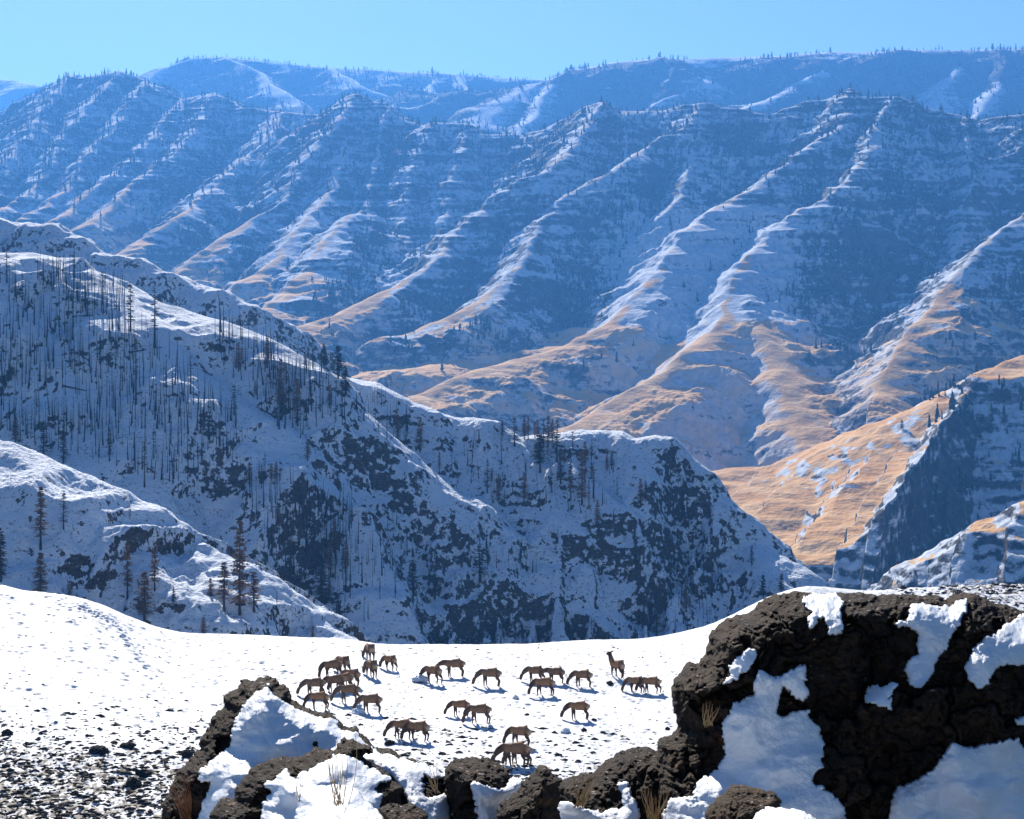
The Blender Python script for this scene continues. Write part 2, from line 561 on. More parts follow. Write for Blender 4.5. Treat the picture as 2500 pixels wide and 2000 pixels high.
# middle spurs
spur([(1480, 214), (1440, 262), (1350, 320), (1265, 370), (1180, 420), (1135, 480), (1110, 530), (1080, 575), (1000, 635), (930, 675), (850, 706), (760, 722), (690, 738), (640, 770)], {0: 3120, 5: 2760, 8: 2480, 11: 2330, 13: 2240}, sl=.72, r=8, o=430)
spur([(1130, 620), (1120, 670), (1040, 720), (960, 755), (880, 775)], {0: 2560, 4: 2200}, sl=.6, sr=.6, flat_r=65, flat_l=35, gentle=.19, r=18, gul=.4)
spur([(1010, 690), (960, 735), (860, 770), (770, 790)], {0: 2420, 3: 2170}, sl=.5, sr=.22, r=16, gul=.4)
spur([(1265, 213), (1215, 300), (1150, 360), (1085, 380), (1010, 440), (960, 490), (925, 540), (880, 575), (800, 620), (720, 655), (650, 678), (600, 705)], {0: 3150, 4: 2900, 7: 2620, 11: 2330}, sl=.72, r=7, o=530)
spur([(920, 560), (905, 600), (840, 650), (760, 690), (700, 715)], {0: 2660, 4: 2330}, sl=.6, sr=.6, flat_r=65, flat_l=35, gentle=.19, r=16, gul=.4)
spur([(1320, 235), (1320, 330), (1300, 420), (1260, 520)], {0: 3120, 3: 2650}, sl=.75, sr=.75, r=4, o=150)
spur([(1440, 222), (1460, 340), (1420, 440)], {0: 3110, 2: 2780}, sl=.75, sr=.75, r=4, o=150)
# rib faces under the square butte
for pp in ([(905, 258), (860, 380), (850, 470), (860, 540)], [(985, 261), (960, 370), (935, 470), (920, 520)], [(815, 225), (790, 340), (770, 440), (800, 560)]):
    spur(pp, None, sl=.8, sr=.75, r=4, o=130)
# left spurs
spur([(748, 200), (690, 290), (640, 350), (600, 420), (545, 455), (470, 500), (420, 540), (390, 565), (330, 600)], {0: 3480, 4: 3020, 8: 2750}, sl=.74, r=6, o=370)
spur([(720, 300), (700, 400), (650, 460), (605, 515), (560, 560), (520, 590), (480, 615), (430, 660)], {0: 3350, 3: 2900, 7: 2600}, sl=.74, r=9, o=400, o0=90)
spur([(760, 440), (700, 480), (645, 575), (600, 615), (560, 650)], {0: 3050, 4: 2500}, sl=.74, r=8, o=420, o0=190)
spur([(590, 236), (560, 300), (480, 360), (420, 420), (365, 465), (300, 505), (240, 535), (180, 570)], {0: 3560, 4: 3120, 7: 2850}, sl=.74, r=8, o=480)
spur([(455, 195), (420, 260), (370, 320), (300, 370), (250, 420), (190, 470), (130, 490), (60, 520)], {0: 3700, 5: 3230, 7: 3000}, sl=.74, r=6, o=510)
spur([(390, 208), (320, 290), (260, 350), (190, 400), (150, 440), (95, 475), (20, 510)], {0: 3780, 6: 3150}, sl=.74, r=8, o=480)
spur([(310, 168), (250, 250), (180, 330), (140, 400), (85, 440), (0, 480)], {0: 3860, 5: 3250}, sl=.74, r=7, o=450)
spur([(250, 150), (180, 230), (120, 310), (80, 390), (20, 430), (-60, 470)], {0: 3950, 5: 3350}, sl=.74, r=7, o=430)
spur([(147, 156), (80, 250), (20, 330), (-60, 420)], {0: 3950, 3: 3500}, sl=.74, r=6, o=380)

L = Layer(-120, 2620, 1780, 4250, 1500, 1000)
L.ridges(wall, -260, (62, 15, 110), 80, 9, 2)
stp = sst(.42, .60, L.slope())
strong = sst(-.3, .5, fbm(L.X / 260, L.Y / 260, 77, 3)) * sst(-70, 60, L.Z)
L.Z = terrace(L.Z, 34, .55 * strong, .3 * pn(L.X / 400, L.Y / 400, 9))
L.Z = terrace(L.Z, 11, .60 * strong, .4 * pn(L.X / 250, L.Y / 250, 19))
low = 1 - sst(-60, 60, L.Z)
L.Z += (3.5 * fbm(L.X / 34, L.Y / 34, 31, 5, .55) + 2.5 * ridged(L.X / 60, L.Y / 60, 51, 3) * (1 - low)) * sst(0, 50, L.D)
frag = fbm(L.X / 150, L.Y / 150, 15, 4)
tz = np.where(L.X < -250, 210 - 0.0 * L.X, 30)
tz = 30 + 190 * sst(-100, -700, L.X)
L.attrs = {'tan': np.clip(sst(110, -10, L.Z - tz + 60 + 60 * frag) * .95 + .55 * sst(18, 0, L.D), 0, 1) * (1 - .5 * stp),
           'rock': np.clip(.10 + .8 * frag * sst(10, 60, L.D), 0, 1) * sst(-80, 40, L.Z - tz + 60)}
pxw = L.X / L.Y * FPX + CX
pale = sst(1430, 1560, pxw) * sst(2010, 1900, pxw) * sst(210, 120, L.Z)
L.attrs['rock'] = L.attrs['rock'] * (1 - pale) - .45 * pale
L_WALL = L
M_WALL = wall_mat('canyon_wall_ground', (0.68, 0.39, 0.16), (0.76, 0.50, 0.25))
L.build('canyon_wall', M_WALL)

# ================================================================== tawny spur at the right edge
R1 = fill_depth([(2900, 720), (2500, 867), (2474, 876), (2428, 895), (2381, 923), (2335, 964), (2288, 1001), (2261, 1018), (2191, 1030), (2149, 1052), (2103, 1071), (2047, 1087), (2030, 1099), (1968, 1101), (1950, 1117), (1922, 1131), (1871, 1136), (1797, 1141), (1741, 1150), (1600, 1190)], {0: 1640, 3: 1560, 5: 1572, 19: 1652})
rs = [ridge(R1[3:], .19, .55, 6, cap=.74), ridge(R1[:4], .80, .5, 6, flat_l=45, gentle=.18),
      ridge(fill_depth([(2170, 1085), (2030, 1140), (1950, 1175), (1880, 1210), (1820, 1240)], {0: 1570, 4: 1480}), .35, .3, 5, gul=.4),
      ridge(fill_depth([(2040, 1165), (1960, 1200), (1890, 1270), (1860, 1310)], {0: 1500, 3: 1400}), .5, .3, 5, gul=.4),
      ridge(fill_depth([(2100, 1250), (1990, 1290), (1920, 1340), (1890, 1380)], {0: 1410, 3: 1300}), .45, .3, 5, gul=.4),
      ridge(fill_depth([(2120, 1265), (2070, 1330), (1990, 1390), (1920, 1430)], {0: 1395, 3: 1240}), .6, .35, 5, gul=.4),
      ridge(fill_depth([(2150, 1255), (2130, 1340), (2080, 1400), (2020, 1450)], {0: 1385, 3: 1210}), .65, .4, 5, gul=.4)]
L = Layer(1560, 2680, 860, 1850, 620, 600)
L.ridges(rs, -330, (34, 3.0, 50), 40, 4, 2)
L.Z -= .7 * np.clip(1210 - L.Y, 0, 999)
dark = sst(.50, .66, L.slope()) * sst(6, 15, L.D)
L.Z = terrace(L.Z, 9, .55 * sst(-.2, .5, fbm(L.X / 80, L.Y / 80, 7, 3)), .3 * pn(L.X / 120, L.Y / 120, 9))
L.Z += 0.6 * fbm(L.X / 14, L.Y / 14, 31, 5, .55)
L.attrs = {'tan': np.clip(1.0 - .8 * dark + .2 * fbm(L.X / 40, L.Y / 40, 4, 3), 0, 1), 'rock': np.clip(.25 * dark, 0, 1)}
L_TAN = L
M_TAN = wall_mat('tawny_spur_ground', (0.64, 0.34, 0.13), (0.72, 0.46, 0.23), .60, .72, .12)
L.build('tawny_spur_hill', M_TAN)

R2 = fill_depth([(2900, 1130), (2500, 1224), (2474, 1233), (2428, 1261), (2377, 1275), (2349, 1298), (2312, 1317), (2275, 1340), (2242, 1359), (2182, 1386), (2140, 1424), (2100, 1450)], {0: 1075, 1: 1085, 11: 1110})
L = Layer(1950, 2680, 880, 1250, 360, 330)
L.ridges([ridge(R2, .62, .5, 4, flat_l=26, gentle=.16)], -330, (26, 4, 30), 24, 2.5, 1)
sl_ = L.slope()
L.Z = terrace(L.Z, 7, .6 * sst(-.3, .5, fbm(L.X / 60, L.Y / 60, 7, 3)), .0)
L.Z += 0.6 * fbm(L.X / 10, L.Y / 10, 35, 5, .55)
L.attrs = {'tan': np.clip(1.1 - sst(.30, .5, sl_), 0, 1), 'rock': np.clip(.3 * sst(.32, .5, sl_), 0, 1)}
L.build('lower_spur_hill', M_TAN)

# ================================================================== ridge behind on the left
R3 = fill_depth([(-150, 490), (0, 529), (25, 538), (83, 546), (100, 550), (142, 552), (200, 575), (234, 600), (255, 613), (313, 625), (355, 634), (401, 654), (451, 680), (501, 700), (555, 709), (584, 734), (626, 750), (643, 784), (664, 809), (690, 850), (740, 930)], {0: 965, 12: 930, 20: 900})
M_RIDGE = ridge_mat('snowy_basalt_ground', 0.425, 0.50, 0.42, 0.075)
L = Layer(-120, 860, 760, 1080, 560, 300)
L.ridges([ridge(R3, .5, .85, 3, flat_r=5, gentle=.2)], -200, (22, 4, 25), 22, 3.0, 1)
st = sst(-.5, .3, fbm(L.X / 50, L.Y / 50, 7, 3))
L.Z = terrace(L.Z, 9, .75 * st, .35 * pn(L.X / 60, L.Y / 60, 9))
L.Z += 0.9 * fbm(L.X / 9, L.Y / 9, 35, 5, .55)
L.attrs = {'rock': np.clip(.25 + .4 * fbm(L.X / 30, L.Y / 30, 3, 3), 0, 1)}
L_BEH = L
L.build('back_ridge_hill', M_RIDGE)

# ================================================================== middle ridge with the burnt trees
R4 = fill_depth([(-200, 600), (0, 617), (75, 617), (138, 629), (200, 629), (217, 654), (250, 667), (292, 684), (334, 705), (397, 738), (480, 767), (538, 784), (605, 809), (668, 834), (730, 863), (793, 897), (835, 924), (853, 922), (928, 936), (984, 967), (1006, 983), (1117, 1020), (1156, 1020), (1212, 1027), (1262, 1066), (1334, 1061), (1407, 1050), (1518, 1053), (1546, 1070), (1596, 1061), (1646, 1067), (1690, 1111), (1741, 1156), (1768, 1212), (1830, 1256), (1869, 1329), (1913, 1367), (1985, 1409), (2040, 1480), (2200, 1700)],
                {0: 640, 7: 634, 15: 606, 16: 648, 24: 646, 30: 640, 34: 628, 38: 594, 39: 588})
S1 = fill_depth([(853, 928), (900, 1008), (961, 1067), (1023, 1128), (1112, 1195), (1223, 1251), (1256, 1284), (1312, 1340), (1357, 1351), (1462, 1379), (1496, 1423), (1540, 1462), (1570, 1620)], {0: 605, 11: 594, 12: 592})
mid = [ridge(R4[:16] + S1, .6, .84, 2.2, flat_r=[26] * 12 + [22, 18, 14, 11] + [10] * 11 + [6, 2], gentle=[.27, .26, .25, .25, .24, .23, .22, .21, .20, .19, .18, .17, .15, .13, .11, .10] + [.06] * 13),
       ridge(R4[16:], .95, .84, 2.5, flat_r=6, gentle=.15)]
MB = list(mid)
for pts, o0, o1, sl, sr, kw in (
        ([(217, 668), (300, 735), (380, 800), (450, 890), (563, 970), (660, 1030), (760, 1130), (850, 1230), (890, 1330), (930, 1430)], 3, 15, .80, .84, dict(flat_l=5, flat_r=15, gentle=.12)),
        ([(-60, 690), (0, 720), (60, 771), (130, 830), (200, 900), (280, 1010), (340, 1110)], 2, 10, .8, .84, dict(flat_l=3, flat_r=7, gentle=.2)),
        ([(1240, 1060), (1290, 1110), (1340, 1170), (1390, 1260), (1440, 1330)], 1, 8, .8, .8, dict(flat_r=2, gentle=.2)),
        ([(1560, 1080), (1590, 1180), (1640, 1250), (1680, 1330), (1700, 1420), (1710, 1560)], 1, 12, .8, .8, dict(flat_r=2, gentle=.2)),
        ([(1390, 1130), (1480, 1200), (1560, 1280), (1610, 1300), (1625, 1390), (1630, 1500)], 3, 16, .9, .85, dict(flat_r=3, gentle=.2)),
        ([(1850, 1330), (1890, 1400), (1960, 1460)], 1, 6, .8, .8, dict(flat_r=3, gentle=.2))):
    mid.append(auto_spur(MB, pts, o0, o1, sl, sr, 2.5, **kw))
L = Layer(-90, 2330, 470, 720, 1500, 900)
L.ridges(mid, -190, (20, 3.2, 18), 18, 2.2, 2)


def cliff(L, pts, h, w=3.0):
    """a rock step: the ground in front of the line drops by h"""
    P = np.array([L.hit(*p) for p in pts])
    o = np.argsort(P[:, 0] / P[:, 1]); P = P[o]
    u = L.X / L.Y; uu = P[:, 0] / P[:, 1]
    yc = np.interp(u, uu, P[:, 1]) + 1.5 * fbm(L.X / 7, L.X * 0, 13, 3)
    ends = sst(uu[0] - .01, uu[0] + .015, u) * sst(uu[-1] + .01, uu[-1] - .015, u) * sst(-.7, .1, fbm(L.X / 9, L.Y / 30, 93, 3))
    q = yc - L.Y
    L.Z -= h * ends * sst(0, w, q) * (1 - sst(12, 60, q))
    L.attrs['rock'] = np.clip(L.attrs['rock'] + ends * 1.0 * sst(-1, 1, q) * sst(w + 3.0, w + .5, q), 0, 1.6)


frag = fbm(L.X / 26, L.Y / 26, 3, 4)
right = sst(-75, 10, L.X)
L.attrs = {'rock': np.clip(.06 + (.12 + .20 * right) * frag, 0, 1)}
for pts, h in (([(1030, 1450), (1150, 1435), (1260, 1425), (1380, 1450), (1480, 1480), (1545, 1470)], 13),
               ([(1440, 1310), (1500, 1300), (1570, 1310), (1620, 1320)], 8),
               ([(1480, 1250), (1560, 1265), (1700, 1275)], 6),
               ([(860, 1080), (920, 1090), (985, 1105)], 5), ([(1620, 1095), (1660, 1090), (1710, 1160)], 8),
               ([(1340, 1300), (1420, 1310), (1470, 1330)], 5), ([(1000, 1240), (1100, 1270), (1180, 1280)], 5),
               ([(680, 1210), (760, 1225), (840, 1290)], 6), ([(520, 1130), (600, 1125), (660, 1140)], 4),
               ([(1590, 1180), (1650, 1190), (1740, 1200)], 6), ([(1700, 1360), (1760, 1380), (1820, 1400)], 4), ([(930, 1150), (1010, 1190), (1060, 1230)], 6)):
    cliff(L, pts, h)
st = sst(-.4, .4, fbm(L.X / 40, L.Y / 40, 7, 3)) * (.45 + .55 * right) * sst(-170, -110, L.X + 60) * sst(2, 14, L.D)
L.Z = terrace(L.Z, 7.5, .70 * st, .35 * pn(L.X / 60, L.Y / 60, 9))
L.Z = terrace(L.Z, 2.7, .55 * st, .35 * pn(L.X / 40, L.Y / 40, 29))
L.Z += (.35 + .65 * sst(2, 10, L.D)) * (0.2 + .5 * right + .8 * np.clip(L.attrs['rock'], 0, 1)) * fbm(L.X / 6, L.Y / 6, 35, 5, .6)
L_MID = L
L.build('middle_ridge_hill', M_RIDGE)

# ================================================================== near knoll on the left
R5 = fill_depth([(-200, 1020), (0, 1075), (42, 1088), (125, 1125), (221, 1163), (334, 1217), (417, 1250), (480, 1303), (492, 1334), (555, 1363), (626, 1388), (689, 1434), (764, 1488), (781, 1513), (868, 1563), (1000, 1640)], {0: 430, 1: 428, 7: 418, 12: 408, 15: 400})
knoll = [ridge(R5, .5, .82, 2, flat_r=20, gentle=.13)]
MB = list(knoll)
for pts, o0, o1, sl, sr, kw in (
        ([(330, 1330), (376, 1388), (442, 1417), (501, 1459), (543, 1488), (622, 1534), (700, 1600)], 2, 8, .8, .8, dict(flat_r=3, gentle=.15)),
        ([(120, 1370), (145, 1410), (200, 1450), (250, 1480), (330, 1540)], 2, 6, .7, .5, dict(flat_l=3, flat_r=6, gentle=.15)),
        ([(488, 1325), (480, 1380), (520, 1420), (590, 1450)], 1, 4, .9, .8, dict(flat_r=2))):
    knoll.append(auto_spur(MB, pts, o0, o1, sl, sr, 1.5, **kw))
L = Layer(-90, 1060, 300, 470, 900, 420)
L.ridges(knoll, -150, (15, 1.8, 12), 12, 1.4, 2)
frag = fbm(L.X / 18, L.Y / 18, 3, 4)
L.attrs = {'rock': np.clip(.05 + .45 * frag, 0, 1)}
cliff(L, [(270, 1325), (310, 1312), (350, 1300)], 3, 1.5)
cliff(L, [(425, 1340), (460, 1325), (485, 1330)], 4, 1.5)
cliff(L, [(140, 1380), (200, 1350), (260, 1335)], 2, 1.5)
cliff(L, [(640, 1440), (700, 1470), (760, 1500), (775, 1530)], 5, 2)
st = sst(-.2, .5, fbm(L.X / 30, L.Y / 30, 7, 3))
L.Z = terrace(L.Z, 4, .6 * st, .35 * pn(L.X / 40, L.Y / 40, 9))
L.Z += (0.22 + .5 * np.clip(L.attrs['rock'], 0, 1)) * fbm(L.X / 3.5, L.Y / 3.5, 35, 5, .6)
L_KNOLL = L
L.build('near_knoll_hill', M_RIDGE)

# ================================================================== the snowfield where the elk graze
BY = 165.0
brow = d((-80, 1225), (0, 1236), (60, 1252), (130, 1258), (200, 1271), (265, 1299), (330, 1326), (390, 1340), (480, 1343), (560, 1346), (640, 1351), (740, 1353), (800, 1363), (900, 1365), (1000, 1364), (1120, 1363), (1180, 1356), (1260, 1353), (1340, 1353), (1420, 1341), (1500, 1320), (1560, 1290), (1620, 1262), (1700, 1238), (1740, 1242), (1830, 1250), (1900, 1244), (2000, 1236), (2156, 1236), (2260, 1230))
bx = np.array([p[0] for p in brow]); bz = np.array([(HY - p[1]) / FPX * BY for p in brow])
L = Layer(-120, 2620, 3.0, 230, 1100, 900)
L.Yv = np.concatenate([np.geomspace(3, 95, 130)[:-1], np.linspace(95, 172, 690), np.linspace(172.5, 230, 81)])
L.X = L.Yv[:, None] * L.u[None]; L.Y = np.repeat(L.Yv[:, None], L.nc, 1)
zb = np.interp(L.u * FPX + CX, bx, bz)
kern = np.hanning(45); kern /= kern.sum()
zb = np.convolve(np.pad(zb, 22, 'edge'), kern, 'valid')[None]
near = np.interp(L.Yv, [3, 6, 12, 20, 60, 95, 104, 118, 300], [-1.9, -2.4, -3.9, -7.2, -22.5, -27.9, -28.35, -28.4, -28.4])[:, None]
t = np.clip((L.Y - 112) / (BY - 112), 0, 1)
L.Z = near + (zb + 28.4) * (t * t * (1.6 - .6 * t)) - .012 * np.clip(L.Y - BY, 0, 999) ** 2 - .55 * np.clip(L.Y - BY - 2, 0, 999)
field = sst(60, 95, L.Y)
gr = .72 * sst(142, 108, L.Y + .10 * np.clip(L.X, -40, 40)) + .6 * sst(-12, -34, L.X) * sst(140, 112, L.Y) - .05
gr = gr + .9 * sst(25, 45, L.X) * sst(150, 163, L.Y) + .18 * fbm(L.X / 12, L.Y / 12, 3, 3)
gr = np.clip(gr, 0, 1.2) * field
L.attrs = {'gravel': gr}
L.Z += field * (.10 * fbm(L.X / 6, L.Y / 9, 5, 3) + (.02 + .07 * np.clip(gr, 0, 1)) * fbm(L.X / .55, L.Y / .8, 31, 3))
L.Z += (1 - field) * .05 * fbm(L.X / .6, L.Y / .6, 15, 4)
rg = np.random.default_rng(3)
dents = []
for (ax, ay), (bx_, by_), nn, sp in (((185, 1470), (362, 1618), 95, .5), ((150, 1462), (300, 1560), 45, 1.6), ((330, 1530), (700, 1600), 40, 3.0), ((480, 1580), (900, 1660), 40, 3.0), ((1500, 1600), (1250, 1700), 50, 3.0), ((60, 1500), (420, 1700), 60, 5.0)):
    f = np.sort(rg.random(nn))
    for q in f:
        py = ay + (by_ - ay) * q; px = ax + (bx_ - ax) * q
        Yq = np.interp(py, [1440, 1560, 1600, 1700], [164, 160, 150, 138])
        dents.append(((px - CX) / FPX * Yq + rg.normal(0, sp * .4), Yq + rg.normal(0, sp)))
for q in range(800):
    Yq = rg.uniform(104, 164); dents.append((rg.uniform(-.28, .2) * Yq, Yq))
for dx_, dy_ in dents:
    r0 = np.searchsorted(L.Yv, dy_); c0 = int((dx_ / dy_ - L.u[0]) / (L.u[1] - L.u[0]))
    a0, a1, b0_, b1_ = max(r0 - 5, 0), r0 + 6, max(c0 - 5, 0), c0 + 6
    rr = np.hypot(L.X[a0:a1, b0_:b1_] - dx_, (L.Y[a0:a1, b0_:b1_] - dy_) * .8)
    L.Z[a0:a1, b0_:b1_] -= .085 * np.exp(-(rr / .17) ** 2) - .03 * np.exp(-((rr - .36) / .12) ** 2)
L_FIELD = L
n = NT('snowfield_ground', 0.7, 0.25)
P = n.geo('Position')
a = n.noise(n.vmul(P, (1, .6, 1)), 1.5, 2, 0.55)
g = n.attr('gravel')
m = n.step(n.add(n.mul(a, 1.0), n.mul(g, 0.27)), 0.77, 0.82)
dots = n.step(n.voro(n.vmul(P, (1, .8, 1)), .9), 0.13, 0.07)
pm = n.step(n.noise(P, .22, 3), 0.46, 0.60)
m = n.math('MAXIMUM', m, n.mul(n.mul(dots, pm), 0.75))
c = n.noise(P, 7, 4, .7)
soil = n.mix(n.step(c, .35, .65), (0.03, 0.026, 0.024), (0.075, 0.064, 0.054))
n.color(n.mix(m, n.mix(c, (0.60, 0.63, 0.68), (0.70, 0.73, 0.77)), soil))
n.bump(n.add(a, n.mul(c, .4)), 0.5, 0.10)
L.build('snowfield_ground', n.m)

# ================================================================== foreground rocks (each a thing) and the snow lying on them
rng = np.random.default_rng(7)
random.seed(11)
M_LAVA = rock_mat('lava_rock', (0.017, 0.012, 0.009), (0.046, 0.029, 0.019), (0.090, 0.062, 0.042))
M_BROWN = rock_mat('brown_lava_rock', (0.045, 0.030, 0.020), (0.085, 0.055, 0.034), (0.15, 0.105, 0.065), 1.3)
M_SNOWCAP = snow_mat('lying_snow')


def cr(k, ox, oy, pts): return [(ox + p[0] / k, oy + p[1] / k) for p in pts]
def c3(*p): return cr(2.156, 1500, 1400, p)
def c5(*p): return cr(3.593, 380, 1620, p)
def c6(*p): return cr(2.5365, 850, 1720, p)


def sdf(PX, PY, poly):
    """signed distance (inside positive) in photograph pixels"""
    P = np.array(poly, np.float64)
    best = np.full(PX.shape, 1e18); inside = np.zeros(PX.shape, bool)
    for a, b in zip(P, np.roll(P, -1, 0)):
        dx, dy = b - a
        t = np.clip(((PX - a[0]) * dx + (PY - a[1]) * dy) / max(dx * dx + dy * dy, 1e-9), 0, 1)
        best = np.minimum(best, (PX - a[0] - t * dx) ** 2 + (PY - a[1] - t * dy) ** 2)
        c = ((a[1] > PY) != (b[1] > PY))
        with np.errstate(divide='ignore', invalid='ignore'):
            inside ^= c & (PX < dx * (PY - a[1]) / (dy if dy else 1e-9) + a[0])
    return np.where(inside, 1, -1) * np.sqrt(best)


def closed(PX, PY, dd, yf, yb):
    """front and back sheets joined where dd <= 0"""
    ins = dd > 0
    cell = ins[:-1, :-1] | ins[:-1, 1:] | ins[1:, 1:] | ins[1:, :-1]
    ym = (yf + yb) / 2
    yf = np.where(ins, yf, ym); yb2 = np.where(ins, yb, ym)
    F = np.stack([(PX - CX) / FPX * yf, yf, (HY - PY) / FPX * yf], -1).reshape(-1, 3)
    B = np.stack([(PX - CX) / FPX * ym, yb2, (HY - PY) / FPX * ym], -1).reshape(-1, 3)
    B[~ins.ravel()] = F[~ins.ravel()]
    nr, nc = PX.shape
    i = np.arange(nr * nc).reshape(nr, nc)
    q = np.stack([i[:-1, :-1], i[1:, :-1], i[1:, 1:], i[:-1, 1:]], -1)[cell]
    qb = q[:, ::-1].copy() + nr * nc
    out = (~ins).ravel()
    qb = np.where(out[np.clip(qb - nr * nc, 0, None)], qb - nr * nc, qb)
    fc = np.concatenate([q, qb])
    used, inv = np.unique(fc, return_inverse=True)
    return np.concatenate([F, B])[used], inv.reshape(fc.shape)


def facets(x, y, seed):
    """broken planes: every cell is a tilted face; second value is the distance to the crack"""
    xi = np.floor(x).astype(np.int64); yi = np.floor(y).astype(np.int64)
    d1 = np.full(x.shape, 9.); d2 = np.full(x.shape, 9.); hgt = np.zeros(x.shape)
    for a in (-1, 0, 1):
        for b in (-1, 0, 1):
            cx, cy = xi + a, yi + b
            h1 = _h(cx, cy, seed) / 65536; h2 = _h(cx, cy, seed + 91) / 65536
            t1 = _h(cx, cy, seed + 17) / 65536 - .5; t2 = _h(cx, cy, seed + 53) / 65536 - .5; o = _h(cx, cy, seed + 29) / 65536 - .5
            dx, dy = x - cx - h1, y - cy - h2
            dd = np.hypot(dx, dy)
            m = dd < d1
            d2 = np.where(m, d1, np.minimum(d2, dd))
            hgt = np.where(m, 1.5 * (t1 * dx + t2 * dy) + .8 * o, hgt)
            d1 = np.where(m, dd, d1)
    return hgt, d2 - d1


class Rock:
    def __init__(s, name, poly, Y0, lean, T, mat, label, seed, amp=1.0, step=2.4, jag=5.0, group=None):
        P = np.array(poly)
        x0, y0 = P.min(0) - 10; x1, y1 = P.max(0) + 10
        s.px = np.arange(x0, x1, step); s.py = np.arange(y0, y1, step)
        PX, PY = np.meshgrid(s.px, s.py)
        dp = sdf(PX, PY, poly) + jag * fbm(PX / 22, PY / 22, seed, 4, .6) + .15 * jag
        m = Y0 / FPX
        dm = dp * m
        s.zb = (HY - 2000) / FPX * Y0
        yb = Y0 + lean * ((HY - PY) / FPX * Y0 - s.zb)
        prof = T * np.sqrt(np.clip(1 - (1 - np.clip(dm / (T * 1.1), 0, 1)) ** 2, 0, 1))
        X, Z = PX * m, PY * m
        low = .12 * fbm(X / .75, Z / .75, seed + 1, 2) * amp
        w = X + .10 * fbm(X / .3, Z / .3, seed + 9, 2)
        wz = Z + .12 * fbm(X / .25, Z / .25, seed + 8, 3)
        w = w + .04 * fbm(X / .07, Z / .07, seed + 12, 3)
        f1, k1 = facets(w / .55 + seed, wz / .42, seed)
        f2, k2 = facets(w / .15 + seed, wz / .12, seed + 5)
        f3, k3 = facets(w / .055, wz / .05, seed + 6)
        hi = amp * (.19 * f1 + .07 * f2 + .018 * f3 + .07 * sst(0, .12, k1) + .03 * sst(0, .18, k2) + .02 * ridged(w / .5, Z / .5, seed + 2, 3, .55) + .018 * fbm(X / .05, Z / .05, seed + 3, 4, .65)) + .06
        e = sst(0, .14, dm)
        s.smooth = yb - prof - low * e
        yf = s.smooth - hi * e
        v, f = closed(PX, PY, dm, yf, yb + prof * .9 + .03)
        c = np.array(W(P[:, 0].mean(), 2000, Y0))
        s.o = link(name, mesh_np(name, v - c, f), mat)
        s.o.location = c
        tag(s.o, label, 'rock', group)
        s.c = c; s.Y0 = Y0; s.dm = dm
        h = hi * e
        for k in range(5):
            g = np.pad(h, 2, 'edge')
            h = np.maximum.reduce([g[2:-2, 2:-2], g[:-4, 2:-2], g[4:, 2:-2], g[2:-2, :-4], g[2:-2, 4:]])
        for k in range(8):
            g = np.pad(h, 2, 'edge')
            h = (g[2:-2, 2:-2] + g[:-4, 2:-2] + g[4:, 2:-2] + g[2:-2, :-4] + g[2:-2, 4:]) / 5
        s.smooth = s.smooth - h

    def at(s, A, PX, PY):
        c = np.clip((PX - s.px[0]) / (s.px[1] - s.px[0]), 0, len(s.px) - 1.001); r = np.clip((PY - s.py[0]) / (s.py[1] - s.py[0]), 0, len(s.py) - 1.001)
        c0 = c.astype(int); r0 = r.astype(int); fc = c - c0; fr = r - r0
        return (A[r0, c0] * (1 - fc) + A[r0, c0 + 1] * fc) * (1 - fr) + (A[r0 + 1, c0] * (1 - fc) + A[r0 + 1, c0 + 1] * fc) * fr

    def snow(s, poly, th, seed, name='snow_patch', jag=6.0, step=2.4, und=.05, undl=.35):
        P = np.array(poly)
        x0, y0 = P.min(0) - 8; x1, y1 = P.max(0) + 8
        PX, PY = np.meshgrid(np.arange(x0, x1, step), np.arange(y0, y1, step))
        m = s.Y0 / FPX
        dm = (sdf(PX, PY, poly) + jag * fbm(PX / 26, PY / 26, seed, 5, .62)) * m
        dm = np.minimum(dm, s.at(s.dm, PX, PY) + .012)
        base = s.at(s.smooth, PX, PY)
        X, Z = PX * m, PY * m
        pr = np.clip(dm / .30, 0, 1) ** .8; pr = pr * (1.6 - .6 * pr)
        und_ = und * fbm(X / undl, Z / (undl * .6), seed + 3, 3, .5) * sst(0, .2, dm)
        yf = base - .015 - th * pr - und_ - .004 * fbm(X / .03, Z / .03, seed + 5, 2) * pr
        v, f = closed(PX, PY, dm, yf, base + .06)
        return link(name, mesh_np(name, v - s.c, f), M_SNOWCAP, s.o)


LOWPY = 2230
big = Rock('boulder', [(1642, 1685), (1647, 1668), (1664, 1647), (1683, 1624), (1711, 1626), (1720, 1609), (1730, 1588), (1736, 1550), (1753, 1537), (1774, 1520), (1795, 1508), (1829, 1501), (1850, 1490), (1857, 1475), (1878, 1464), (1906, 1454), (1934, 1451), (1962, 1450), (2001, 1453), (2057, 1453), (2103, 1452), (2149, 1458), (2186, 1456), (2224, 1458), (2251, 1456), (2288, 1458), (2316, 1470), (2349, 1456), (2381, 1451), (2409, 1465), (2451, 1483), (2500, 1493), (2620, 1520), (2650, LOWPY), (1570, LOWPY), (1590, 1960), (1600, 1880), (1607, 1838), (1609, 1822), (1616, 1810), (1645, 1800), (1659, 1786), (1661, 1775), (1652, 1744), (1643, 1713)],
           12.0, .35, .75, M_LAVA, 'huge dark lava boulder with hanging snow patches at the right, the largest rock', 3, 1.15)
